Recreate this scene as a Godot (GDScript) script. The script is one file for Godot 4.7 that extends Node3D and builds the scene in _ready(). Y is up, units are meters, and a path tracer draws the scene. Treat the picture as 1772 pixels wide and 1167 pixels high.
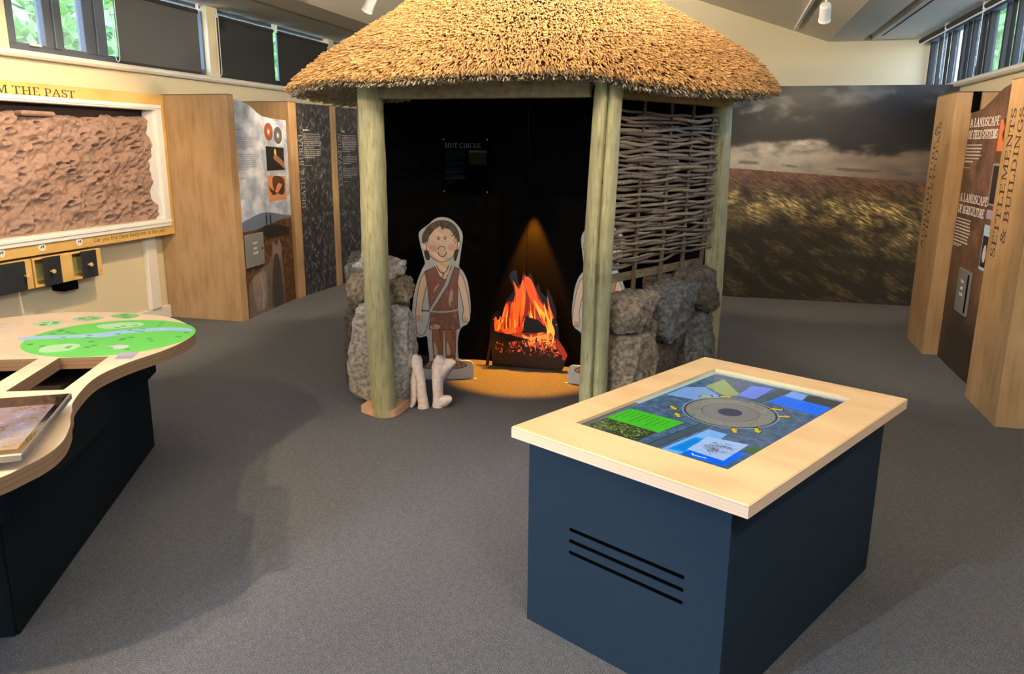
extends Node3D
# Museum gallery: thatched hut, touch table, map table, display stands. Units metres, y up.

const CREAM := Color(0.80, 0.74, 0.60)
var rng := RandomNumberGenerator.new()
var mats := {}

# ---------------------------------------------------------------- everything, in order
const WARM := Color(1.0, 0.87, 0.70)
const FILL_WHITE := Color(1.0, 0.965, 0.90)  # colour of the added uplights
const UP := 11.5  # energy of each unseen uplight added as soft fill
const ADDED_COOL := 26.0  # energy of the cool spotlight added behind the camera
const LAMP := 1.0
const AMBER := 13.0
const FIRE_PRINT_GLOW := 0.7  # emission added so the printed fire looks lit
const SCREEN := 1.0

func _ready() -> void:
	# camera
	var cam := Camera3D.new()
	cam.name = "camera"
	add_child(cam)
	cam.fov = 46.44
	cam.near = 0.05
	cam.far = 200.0
	cam.transform = Transform3D(Basis(Vector3.UP, deg_to_rad(14.6375)) * Basis(Vector3.RIGHT, deg_to_rad(-13.693)) * Basis(Vector3.BACK, deg_to_rad(0.45886)), Vector3(0, 1.6, 0))
	cam.current = true
	# sky and exposure
	var env := Environment.new()
	var sky := Sky.new()
	var sm := ProceduralSkyMaterial.new()
	sm.sky_top_color = Color(0.55, 0.70, 0.92)
	sm.sky_horizon_color = Color(0.86, 0.92, 0.98)
	sm.ground_horizon_color = Color(0.5, 0.55, 0.45)
	sm.ground_bottom_color = Color(0.25, 0.30, 0.18)
	sky.sky_material = sm
	env.background_mode = Environment.BG_SKY
	env.sky = sky
	env.background_energy_multiplier = 18.0
	env.tonemap_mode = Environment.TONE_MAPPER_LINEAR
	env.tonemap_exposure = 1.0
	env.sdfgi_enabled = true
	env.ssao_enabled = true
	env.ssil_enabled = true
	var we := WorldEnvironment.new()
	we.name = "environment"
	we.environment = env
	add_child(we)
	# materials used across builders
	make_materials()
	mats.recess = mat(Color(0.20, 0.14, 0.13), 0.9)
	mats.mark_red = mat(Color(0.30, 0.10, 0.08), 0.7)
	mats.navy_dark = mat(Color(0.075, 0.095, 0.12), 0.7)
	mats.peep_lit_yellow = mat(Color(0.82, 0.80, 0.50), 0.6)  # pale yellow puts the lit inside of the boxes into their colour
	mats.edge_pale = mat(Color(0.80, 0.70, 0.60), 0.6)
	mats.edge_line = mat(Color(0.75, 0.645, 0.545), 0.6)
	mats.foot = mat(Color(0.78, 0.60, 0.48), 0.7)
	mats.tray = mat(Color(0.26, 0.21, 0.18), 0.8)
	mats.vinyl_white = mat(Color(0.82, 0.80, 0.84), 0.45)
	mats.vinyl_mint = mat(Color(0.62, 0.78, 0.58), 0.45)
	mats.vinyl_green = mat(Color(0.46, 0.74, 0.42), 0.45)
	mats.lamp_white = mat(Color(0.78, 0.77, 0.75), 0.4)
	mats.lamp_glow = mat(Color(0.9, 0.85, 0.75), 0.4)
	mats.lamp_glow.emission_enabled = true
	mats.lamp_glow.emission = Color(1.0, 0.85, 0.62)
	mats.lamp_glow.emission_energy_multiplier = 3.0
	mats.amber_glow = mat(Color(0.8, 0.4, 0.1), 0.4)
	mats.amber_glow.emission_enabled = true
	mats.amber_glow.emission = Color(1.0, 0.45, 0.08)
	mats.amber_glow.emission_energy_multiplier = 2.0
	# large structure, then things
	build_room()
	build_lamps()
	build_blinds()
	build_stands()
	build_cast()
	build_drawers()
	build_hut()
	build_hut_contents()
	build_touch_table()
	build_map_table()
	var tl := ["leafy green tree outside the open window, beyond its first pane", "leafy green tree outside the open window, beyond its second pane", "leafy green tree outside behind the first drawn blind", "leafy green tree outside behind the dark blinds", "green tree outside the narrow windows, nearest the mural", "green tree outside the narrow windows above the oak stands", "darker green tree outside the narrow windows, further from the mural", "green tree outside the narrow windows, standing well beyond the mural end"]
	tree(Vector3(-9.5, -0.4, -8.6), 4.6, 1.7, tl[0], 1)
	tree(Vector3(-10.2, -0.4, -10.8), 4.8, 1.8, tl[1], 2)
	tree(Vector3(-9.0, -0.4, -13.6), 5.0, 1.8, tl[2], 3)
	tree(Vector3(-9.2, -0.4, -18.0), 5.0, 1.9, tl[3], 4)
	tree(Vector3(5.2, -0.4, -19.0), 5.4, 2.2, tl[4], 5, 8000)
	tree(Vector3(5.8, -0.4, -14.5), 5.2, 2.2, tl[5], 6, 8000)
	tree(Vector3(5.0, -0.4, -24.0), 5.6, 2.4, tl[6], 7, 8000)
	tree(Vector3(6.2, -0.4, -30.5), 6.2, 2.8, tl[7], 8, 8000)

# ---------------------------------------------------------------- mesh builder
class MB:
	var v := PackedVector3Array()
	var n := PackedVector3Array()
	var u := PackedVector2Array()
	func tri(a: Vector3, b: Vector3, c: Vector3, na: Vector3, nb: Vector3, nc: Vector3, ua := Vector2.ZERO, ub := Vector2.ZERO, uc := Vector2.ZERO) -> void:
		var f := (c - a).cross(b - a)
		if f.dot(na + nb + nc) < 0.0:
			v.append(a); v.append(c); v.append(b); n.append(na); n.append(nc); n.append(nb); u.append(ua); u.append(uc); u.append(ub)
		else:
			v.append(a); v.append(b); v.append(c); n.append(na); n.append(nb); n.append(nc); u.append(ua); u.append(ub); u.append(uc)
	func quad(a: Vector3, b: Vector3, c: Vector3, d: Vector3, m: Vector3, ua := Vector2(0, 1), ub := Vector2(1, 1), uc := Vector2(1, 0), ud := Vector2(0, 0)) -> void:
		tri(a, b, c, m, m, m, ua, ub, uc)
		tri(a, c, d, m, m, m, ua, uc, ud)
	func box(c: Vector3, s: Vector3, bv := 0.0, t := Transform3D.IDENTITY) -> void:
		var h := s * 0.5
		bv = minf(bv, minf(h.x, minf(h.y, h.z)) * 0.9)
		var i := h - Vector3(bv, bv, bv)
		for ax in 3:
			var a1 := (ax + 1) % 3
			var a2 := (ax + 2) % 3
			for sg in [-1.0, 1.0]:
				var p: Array[Vector3] = []
				for q in [[-1, -1], [1, -1], [1, 1], [-1, 1]]:
					var w := Vector3.ZERO
					w[ax] = sg * h[ax]; w[a1] = q[0] * i[a1]; w[a2] = q[1] * i[a2]
					p.append(t * (c + w))
				var m := Vector3.ZERO
				m[ax] = sg
				quad(p[0], p[1], p[2], p[3], t.basis * m)
			if bv > 0.0:
				for s1 in [-1.0, 1.0]:
					for s2 in [-1.0, 1.0]:
						var p2: Array[Vector3] = []
						for q in [[0, -1], [0, 1], [1, 1], [1, -1]]:
							var w := Vector3.ZERO
							w[ax] = q[1] * i[ax]
							w[a1] = s1 * (h[a1] if q[0] == 0 else i[a1])
							w[a2] = s2 * (i[a2] if q[0] == 0 else h[a2])
							p2.append(t * (c + w))
						var m2 := Vector3.ZERO
						m2[a1] = s1; m2[a2] = s2
						quad(p2[0], p2[1], p2[2], p2[3], t.basis * m2.normalized())
		if bv > 0.0:
			for sx in [-1.0, 1.0]:
				for sy in [-1.0, 1.0]:
					for sz in [-1.0, 1.0]:
						var m3 := (t.basis * Vector3(sx, sy, sz)).normalized()
						tri(t * (c + Vector3(sx * h.x, sy * i.y, sz * i.z)), t * (c + Vector3(sx * i.x, sy * h.y, sz * i.z)), t * (c + Vector3(sx * i.x, sy * i.y, sz * h.z)), m3, m3, m3)
	func tube(pts: Array, radii: Array, sides := 8, squash := 1.0) -> void:
		var rings: Array = []
		var dirs: Array = []
		var ref := Vector3.UP
		for k in pts.size():
			var d: Vector3 = (pts[mini(k + 1, pts.size() - 1)] - pts[maxi(k - 1, 0)])
			d = d.normalized()
			if absf(d.dot(ref)) > 0.95:
				ref = Vector3.RIGHT if absf(d.x) < 0.9 else Vector3.BACK
			var x := ref.cross(d).normalized()
			var y := d.cross(x)
			ref = y
			var ring: Array[Vector3] = []
			var nd: Array[Vector3] = []
			for s in sides:
				var a := TAU * s / sides
				var m := x * cos(a) + y * sin(a) * squash
				nd.append((x * cos(a) * squash + y * sin(a)).normalized())
				ring.append(pts[k] + m * radii[k])
			rings.append(ring); dirs.append(nd)
		for k in pts.size() - 1:
			for s in sides:
				var t := (s + 1) % sides
				tri(rings[k][s], rings[k][t], rings[k + 1][t], dirs[k][s], dirs[k][t], dirs[k + 1][t], Vector2(float(s) / sides, k), Vector2(float(s + 1) / sides, k), Vector2(float(s + 1) / sides, k + 1))
				tri(rings[k][s], rings[k + 1][t], rings[k + 1][s], dirs[k][s], dirs[k + 1][t], dirs[k + 1][s], Vector2(float(s) / sides, k), Vector2(float(s + 1) / sides, k + 1), Vector2(float(s) / sides, k + 1))
		for e in [0, pts.size() - 1]:
			var m: Vector3 = (pts[0] - pts[1]).normalized() if e == 0 else (pts[e] - pts[e - 1]).normalized()
			for s in sides:
				tri(pts[e], rings[e][s], rings[e][(s + 1) % sides], m, m, m)
	func lathe(prof: Array, sides: int, t := Transform3D.IDENTITY) -> void: # prof of Vector2(radius, height)
		for k in prof.size() - 1:
			var p: Vector2 = prof[k]
			var q: Vector2 = prof[k + 1]
			var dn := Vector2(q.y - p.y, p.x - q.x).normalized()
			for s in sides:
				var a := TAU * s / sides
				var b := TAU * (s + 1) / sides
				var ca := Vector3(cos(a), 0, sin(a))
				var cb := Vector3(cos(b), 0, sin(b))
				var na := t.basis * (ca * dn.x + Vector3.UP * dn.y)
				var nb := t.basis * (cb * dn.x + Vector3.UP * dn.y)
				var P := [t * (ca * p.x + Vector3.UP * p.y), t * (cb * p.x + Vector3.UP * p.y), t * (cb * q.x + Vector3.UP * q.y), t * (ca * q.x + Vector3.UP * q.y)]
				tri(P[0], P[1], P[2], na, nb, nb)
				tri(P[0], P[2], P[3], na, nb, na)
	func sides(poly: PackedVector2Array, z0: float, z1: float, t: Transform3D) -> void:
		var ccw := 1.0 if Geometry2D.is_polygon_clockwise(poly) else -1.0
		for k in poly.size():
			var a := poly[k]
			var b := poly[(k + 1) % poly.size()]
			var e := (b - a).normalized()
			var m := t.basis * (Vector3(-e.y, e.x, 0) * ccw)
			quad(t * Vector3(a.x, a.y, z0), t * Vector3(b.x, b.y, z0), t * Vector3(b.x, b.y, z1), t * Vector3(a.x, a.y, z1), m)
	func face(poly: PackedVector2Array, z: float, sg: float, t: Transform3D, uvs := PackedVector2Array()) -> void:
		var ix := Geometry2D.triangulate_polygon(poly)
		var m := t.basis * Vector3(0, 0, sg)
		for k in range(0, ix.size(), 3):
			var i := ix[k]
			var j := ix[k + 1]
			var l := ix[k + 2]
			var has := uvs.size() > 0
			tri(t * Vector3(poly[i].x, poly[i].y, z), t * Vector3(poly[j].x, poly[j].y, z), t * Vector3(poly[l].x, poly[l].y, z), m, m, m, uvs[i] if has else poly[i], uvs[j] if has else poly[j], uvs[l] if has else poly[l])
	func extrude(poly: PackedVector2Array, z0: float, z1: float, t := Transform3D.IDENTITY) -> void:
		face(poly, z1, 1.0, t)
		face(poly, z0, -1.0, t)
		sides(poly, z0, z1, t)
	func to(mesh: ArrayMesh, m: Material) -> ArrayMesh:
		var a := []
		a.resize(Mesh.ARRAY_MAX)
		a[Mesh.ARRAY_VERTEX] = v; a[Mesh.ARRAY_NORMAL] = n; a[Mesh.ARRAY_TEX_UV] = u
		mesh.add_surface_from_arrays(Mesh.PRIMITIVE_TRIANGLES, a)
		mesh.surface_set_material(mesh.get_surface_count() - 1, m)
		return mesh

# ---------------------------------------------------------------- scene helpers
func node(called: String, at := Vector3.ZERO, turn := 0.0, parent: Node = self) -> Node3D:
	var o := Node3D.new()
	o.name = called
	parent.add_child(o, true)
	o.position = at
	o.rotation.y = turn
	return o

func obj(called: String, b: MB, m: Material, parent: Node = self) -> MeshInstance3D:
	var o := MeshInstance3D.new()
	o.name = called
	o.mesh = b.to(ArrayMesh.new(), m)
	parent.add_child(o, true)
	return o

func tag(o: Node, label: String, category: String, group := "") -> Node:
	o.set_meta("label", label)
	o.set_meta("category", category)
	if group != "":
		o.set_meta("group", group)
	return o

func struct(o: Node, label := "", category := "") -> Node:
	o.set_meta("kind", "structure")
	if label != "":
		o.set_meta("label", label)
	if category != "":
		o.set_meta("category", category)
	return o

func bx(called: String, c: Vector3, s: Vector3, m: Material, parent: Node = self, bv := 0.003) -> MeshInstance3D:
	var b := MB.new()
	b.box(c, s, bv)
	return obj(called, b, m, parent)

func lettering(parent: Node, words: String, at: Vector3, right: Vector3, up: Vector3, width: float, height: float, m: Material, font := "Droid Serif", called := "lettering") -> void:
	var t := TextMesh.new()
	var f := SystemFont.new()
	f.font_names = PackedStringArray([font])
	t.font = f
	t.text = words
	t.font_size = 48
	t.pixel_size = 0.01
	t.depth = 0.04
	t.curve_step = 2.0
	t.horizontal_alignment = HORIZONTAL_ALIGNMENT_LEFT
	t.vertical_alignment = VERTICAL_ALIGNMENT_BOTTOM
	t.material = m
	var bb := t.get_aabb()
	var sx := width / maxf(bb.size.x, 0.001)
	var sy := height / maxf(bb.size.y, 0.001)
	var o := MeshInstance3D.new()
	o.name = called
	o.mesh = t
	parent.add_child(o, true)
	var z := right.cross(up)
	var bs := Basis(right * sx, up * sy, z * 0.03)
	o.transform = Transform3D(bs, at - bs * Vector3(bb.position.x, bb.position.y, 0))

# ---------------------------------------------------------------- textures
func grey(w: int, h: int, freq: float, sd: int, oct := 4, sx := 1, sy := 1) -> PackedByteArray:
	var f := FastNoiseLite.new()
	f.seed = sd
	f.frequency = freq
	f.fractal_octaves = oct
	var im := f.get_seamless_image(maxi(w / sx, 8), maxi(h / sy, 8))
	im.convert(Image.FORMAT_L8)
	if im.get_width() != w or im.get_height() != h:
		im.resize(w, h, Image.INTERPOLATE_BILINEAR)
	return im.get_data()

func ramp_image(w: int, h: int, g: PackedByteArray, cols: Array) -> Image:
	var lut := PackedByteArray()
	for k in 256:
		var x := k / 255.0 * (cols.size() - 1)
		var i := mini(int(x), cols.size() - 2)
		var c: Color = (cols[i] as Color).lerp(cols[i + 1], x - i)
		lut.append(int(c.r * 255)); lut.append(int(c.g * 255)); lut.append(int(c.b * 255))
	var d := PackedByteArray()
	d.resize(w * h * 3)
	for k in w * h:
		var q := g[k] * 3
		d[k * 3] = lut[q]; d[k * 3 + 1] = lut[q + 1]; d[k * 3 + 2] = lut[q + 2]
	return Image.create_from_data(w, h, false, Image.FORMAT_RGB8, d)

func mixed(a: PackedByteArray, b: PackedByteArray, t: float) -> PackedByteArray:
	var o := a.duplicate()
	for k in o.size():
		o[k] = int(a[k] * (1.0 - t) + b[k] * t)
	return o

func contrast(a: PackedByteArray, k: float) -> PackedByteArray:
	for i in a.size():
		a[i] = clampi(int(128.0 + (a[i] - 128.0) * k), 0, 255)
	return a

func tex(im: Image) -> ImageTexture:
	im.generate_mipmaps()
	return ImageTexture.create_from_image(im)

func height_tex(w: int, h: int, g: PackedByteArray) -> ImageTexture:
	return tex(Image.create_from_data(w, h, false, Image.FORMAT_L8, g))

func mat(col: Color, rough := 0.8, metal := 0.0) -> StandardMaterial3D:
	var m := StandardMaterial3D.new()
	m.albedo_color = col
	m.roughness = rough
	m.metallic = metal
	return m

func tri_mat(t: Texture2D, scale: Vector3, rough := 0.8, bump: Texture2D = null, cm := 0.1) -> StandardMaterial3D:
	var m := mat(Color.WHITE, rough)
	m.albedo_texture = t
	m.uv1_triplanar = true
	m.uv1_scale = scale
	if bump:
		m.heightmap_enabled = true
		m.heightmap_texture = bump
		m.heightmap_scale = cm
	return m

func print_mat(im: Image, rough := 0.45) -> StandardMaterial3D:
	var m := mat(Color.WHITE, rough)
	m.albedo_texture = tex(im)
	return m

func dull(m: StandardMaterial3D) -> StandardMaterial3D:
	m.metallic_specular = 0.08
	return m

# flat printing: a small painter on an Image
class Paint:
	var im: Image
	var s := 1.0
	var o := Vector2.ZERO
	func _init(w: int, h: int, c: Color) -> void:
		im = Image.create(w, h, false, Image.FORMAT_RGB8)
		im.fill(c)
	func poly(pts: Array, c: Color) -> void:
		var y0 := 1e9
		var y1 := -1e9
		var p: Array[Vector2] = []
		for q in pts:
			var w: Vector2 = (q - o) * s
			p.append(w); y0 = minf(y0, w.y); y1 = maxf(y1, w.y)
		for y in range(maxi(int(y0), 0), mini(int(y1) + 1, im.get_height())):
			var xs: Array[float] = []
			for k in p.size():
				var a := p[k]
				var b := p[(k + 1) % p.size()]
				var yy := y + 0.5
				if (a.y <= yy) != (b.y <= yy):
					xs.append(a.x + (yy - a.y) / (b.y - a.y) * (b.x - a.x))
			xs.sort()
			for k in range(0, xs.size() - 1, 2):
				im.fill_rect(Rect2i(int(round(xs[k])), y, maxi(int(round(xs[k + 1])) - int(round(xs[k])), 1), 1), c)
	func smooth(pts: Array, closed := true, n := 5) -> Array:
		var out := []
		var m := pts.size()
		for k in (m if closed else m - 1):
			var a: Vector2 = pts[(k - 1 + m) % m] if closed or k > 0 else pts[k]
			var b: Vector2 = pts[k]
			var c: Vector2 = pts[(k + 1) % m]
			var d: Vector2 = pts[(k + 2) % m] if closed or k + 2 < m else c
			for j in n:
				out.append(b.cubic_interpolate(c, a, d, float(j) / n))
		if not closed:
			out.append(pts[m - 1])
		return out
	func blob(pts: Array, c: Color) -> void:
		poly(smooth(pts), c)
	func line(pts: Array, w: float, c: Color) -> void:
		for k in pts.size() - 1:
			var a: Vector2 = pts[k]
			var b: Vector2 = pts[k + 1]
			var e := (b - a).normalized() * w * 0.5
			var q := Vector2(-e.y, e.x)
			poly([a - e * 0.5 + q, b + e * 0.5 + q, b + e * 0.5 - q, a - e * 0.5 - q], c)
	func curve(pts: Array, w: float, c: Color) -> void:
		line(smooth(pts, false), w, c)
	func ell(ce: Vector2, rx: float, ry: float, c: Color) -> void:
		var p := []
		for k in 28:
			p.append(ce + Vector2(cos(TAU * k / 28) * rx, sin(TAU * k / 28) * ry))
		poly(p, c)
	func rect(x: float, y: float, w: float, h: float, c: Color) -> void:
		poly([Vector2(x, y), Vector2(x + w, y), Vector2(x + w, y + h), Vector2(x, y + h)], c)
	func bars(x: float, y: float, w: float, lines: int, step: float, c: Color, r: RandomNumberGenerator) -> void:
		for k in lines:
			var xx := x
			var end := x + w * (r.randf_range(0.86, 1.0) if k < lines - 1 else 0.55)
			while xx < end:
				var l := minf(r.randf_range(2.0, 6.5) * step * 0.32, end - xx)
				rect(xx, y + k * step, l, step * 0.42, c)
				xx += l + step * 0.22

# a flat sheet with printing on its front: poly in metres (x right, y up), uv from 0..1 over size
func sheet(called: String, poly: PackedVector2Array, uvs: PackedVector2Array, thick: float, front: Material, rest: Material, t: Transform3D, parent: Node) -> MeshInstance3D:
	var f := MB.new()
	f.face(poly, thick, 1.0, t, uvs)
	var r := MB.new()
	r.face(poly, 0.0, -1.0, t)
	r.sides(poly, 0.0, thick, t)
	var o := MeshInstance3D.new()
	o.name = called
	o.mesh = r.to(f.to(ArrayMesh.new(), front), rest)
	parent.add_child(o, true)
	return o

func rect_sheet(called: String, w: float, h: float, thick: float, front: Material, rest: Material, t: Transform3D, parent: Node) -> MeshInstance3D:
	return sheet(called, PackedVector2Array([Vector2(0, 0), Vector2(w, 0), Vector2(w, h), Vector2(0, h)]), PackedVector2Array([Vector2(0, 1), Vector2(1, 1), Vector2(1, 0), Vector2(0, 0)]), thick, front, rest, t, parent)

# ---------------------------------------------------------------- materials
func make_materials() -> void:
	# oak veneer, grain running along v (world up on the stands)
	var g := mixed(grey(256, 1024, 0.05, 3, 3, 1, 16), grey(256, 1024, 0.012, 4, 3, 1, 4), 0.55)
	mats.oak = tri_mat(tex(ramp_image(256, 1024, g, [Color(0.53, 0.41, 0.27), Color(0.635, 0.505, 0.35), Color(0.685, 0.555, 0.40)])), Vector3(1.6, 0.7, 1.6), 0.5)
	g = mixed(grey(512, 256, 0.03, 8, 3, 8, 1), grey(512, 256, 0.02, 9, 3, 4, 1), 0.5)
	mats.birch = tri_mat(tex(ramp_image(512, 256, g, [Color(0.78, 0.63, 0.44), Color(0.86, 0.72, 0.53), Color(0.90, 0.77, 0.58)])), Vector3(0.8, 0.8, 0.8), 0.45)
	mats.pale_birch = tri_mat(tex(ramp_image(512, 256, g, [Color(0.84, 0.73, 0.60), Color(0.90, 0.80, 0.68), Color(0.93, 0.84, 0.73)])), Vector3(0.8, 0.8, 0.8), 0.4)
	mats.panel_wood = tri_mat(tex(ramp_image(512, 256, g, [Color(0.74, 0.58, 0.32), Color(0.80, 0.65, 0.38), Color(0.83, 0.69, 0.43)])), Vector3(0.8, 0.8, 0.8), 0.5)
	# plywood edge
	mats.ply = mat(Color(0.55, 0.43, 0.31), 0.6)
	mats.ply_dark = mat(Color(0.40, 0.30, 0.21), 0.7)
	mats.navy = mat(Color(0.105, 0.16, 0.215), 0.8)
	mats.navy.metallic_specular = 0.2
	mats.black_cloth = mat(Color(0.05, 0.075, 0.085), 0.9)
	mats.black_cloth.metallic_specular = 0.2
	mats.black = mat(Color(0.012, 0.013, 0.015), 0.8)
	mats.black.metallic_specular = 0.15
	mats.black_wall = mat(Color(0.055, 0.05, 0.05), 0.95)
	mats.black_wall.metallic_specular = 0.05
	mats.dark_gap = mat(Color(0.03, 0.03, 0.03), 0.9)
	mats.wall = mat(CREAM, 0.9)
	mats.ceiling = mat(Color(0.80, 0.76, 0.67), 0.9)
	mats.soffit = mat(Color(0.80, 0.79, 0.76), 0.9)
	mats.white = mat(Color(0.86, 0.85, 0.82), 0.6)
	mats.white_trim = mat(Color(0.84, 0.81, 0.75), 0.5)
	mats.metal_frame = mat(Color(0.30, 0.32, 0.35), 0.5)
	mats.warm_frame = mat(Color(0.15, 0.145, 0.125), 0.8)
	mats.blind = mat(Color(0.17, 0.165, 0.16), 0.9)
	mats.silver = mat(Color(0.62, 0.60, 0.57), 0.35, 0.6)
	mats.steel = mat(Color(0.7, 0.7, 0.7), 0.3, 0.9)
	mats.grey_hatch = mat(Color(0.42, 0.42, 0.41), 0.5)
	mats.ink = mat(Color(0.16, 0.11, 0.07), 0.8)
	mats.ink_white = mat(Color(0.86, 0.84, 0.82), 0.7)
	mats.ink_grey = mat(Color(0.55, 0.55, 0.53), 0.7)
	mats.ink_dim = mat(Color(0.50, 0.52, 0.56), 0.7)
	var gl := mat(Color(0.85, 0.95, 0.95, 0.08), 0.02)
	gl.transparency = BaseMaterial3D.TRANSPARENCY_ALPHA
	mats.glass = gl
	# carpet, two rib directions
	g = mixed(contrast(grey(512, 512, 0.13, 21, 3), 1.3), grey(512, 512, 0.03, 22, 3), 0.25)
	var h := g.duplicate()
	var h2 := g.duplicate()
	for y in 512:
		for x in 512:
			var k := y * 512 + x
			h[k] = clampi(int(g[k] * 0.7 + 60.0 * (0.5 + 0.5 * sin(TAU * x / 8.0 + sin(y * 0.4) * 0.7))), 0, 255)
			h2[k] = clampi(int(g[k] * 0.7 + 60.0 * (0.5 + 0.5 * sin(TAU * y / 8.0 + sin(x * 0.4) * 0.7))), 0, 255)
	var pal := [Color(0.15, 0.16, 0.175), Color(0.31, 0.32, 0.345), Color(0.48, 0.49, 0.52)]
	for k in 2:
		var m := mat(Color.WHITE, 0.95)
		m.albedo_texture = tex(ramp_image(512, 512, h if k == 0 else h2, pal))
		m.heightmap_enabled = true
		m.heightmap_texture = height_tex(512, 512, h if k == 0 else h2)
		m.heightmap_scale = 0.25
		mats["carpet%d" % k] = m
	mats.carpet_base = tri_mat(mats.carpet0.albedo_texture, Vector3(2, 2, 2), 0.95)
	# debarked round timber
	g = mixed(grey(256, 512, 0.06, 31, 4, 1, 6), grey(256, 512, 0.02, 32, 4), 0.5)
	mats.post = tri_mat(tex(ramp_image(256, 512, g, [Color(0.28, 0.25, 0.15), Color(0.50, 0.485, 0.345), Color(0.59, 0.575, 0.435), Color(0.655, 0.64, 0.505)])), Vector3(5, 0.8, 5), 0.7, height_tex(256, 512, g), 0.3)
	mats.lintel = tri_mat(mats.post.albedo_texture, Vector3(1.2, 3, 1.2), 0.75)
	mats.lintel.albedo_color = Color(0.80, 0.74, 0.70)
	# reed thatch
	mats.thatch_core = mat(Color(0.30, 0.19, 0.09), 0.95)  # dark core puts the shade of the gaps between reeds into colour
	var st := mat(Color.WHITE, 0.75)
	st.vertex_color_use_as_albedo = true
	mats.straw = st
	# granite and field stone
	var ga := grey(512, 512, 0.02, 41, 5)
	var gb := grey(512, 512, 0.16, 42, 3)
	g = contrast(mixed(ga, gb, 0.5), 2.0)
	var ht := height_tex(512, 512, g)
	var pals := [
		[Color(0.32, 0.29, 0.26), Color(0.60, 0.57, 0.53), Color(0.74, 0.72, 0.69), Color(0.86, 0.85, 0.83)],
		[Color(0.15, 0.15, 0.14), Color(0.30, 0.30, 0.285), Color(0.40, 0.40, 0.38), Color(0.60, 0.60, 0.57)],
		[Color(0.20, 0.17, 0.14), Color(0.42, 0.37, 0.31), Color(0.55, 0.49, 0.41), Color(0.74, 0.66, 0.56)],
		[Color(0.13, 0.12, 0.11), Color(0.27, 0.25, 0.22), Color(0.38, 0.34, 0.29), Color(0.50, 0.45, 0.38)]]
	for k in 4:
		mats["stone%d" % k] = tri_mat(tex(ramp_image(512, 512, g, pals[k])), Vector3(2.6, 2.6, 2.6), 0.9, ht, 0.9)
	# coppiced rods
	for k in 3:
		var rg := grey(128, 128, 0.08, 51 + k, 3)
		mats["rod%d" % k] = tri_mat(tex(ramp_image(128, 128, rg, [[Color(0.24, 0.205, 0.155), Color(0.47, 0.42, 0.33)], [Color(0.30, 0.26, 0.20), Color(0.56, 0.51, 0.41)], [Color(0.20, 0.155, 0.12), Color(0.40, 0.32, 0.25)]][k])), Vector3(5, 5, 5), 0.8)
	# plaster cast of peat
	g = mixed(grey(512, 512, 0.03, 61, 5), grey(512, 512, 0.15, 62, 2), 0.3)
	mats.cast = tri_mat(tex(ramp_image(512, 512, g, [Color(0.43, 0.335, 0.29), Color(0.575, 0.46, 0.40), Color(0.64, 0.53, 0.465)])), Vector3(1.5, 1.5, 1.5), 0.9, height_tex(512, 512, g), 0.6)
	g = grey(128, 128, 0.05, 71, 4)
	mats.bone = tri_mat(tex(ramp_image(128, 128, g, [Color(0.70, 0.61, 0.57), Color(0.80, 0.74, 0.71), Color(0.84, 0.80, 0.77)])), Vector3(4, 4, 4), 0.6)
	var lf := mat(Color.WHITE, 0.6)
	lf.vertex_color_use_as_albedo = true
	lf.backlight_enabled = true
	lf.backlight = Color(0.5, 0.6, 0.25)
	mats.leaf = lf
	mats.bark = mat(Color(0.25, 0.20, 0.15), 0.9)
	mats.bounce_ground = mat(Color(0.66, 0.64, 0.60), 0.95)  # pale outdoor ground, meant to throw light up at the ceiling strips

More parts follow.
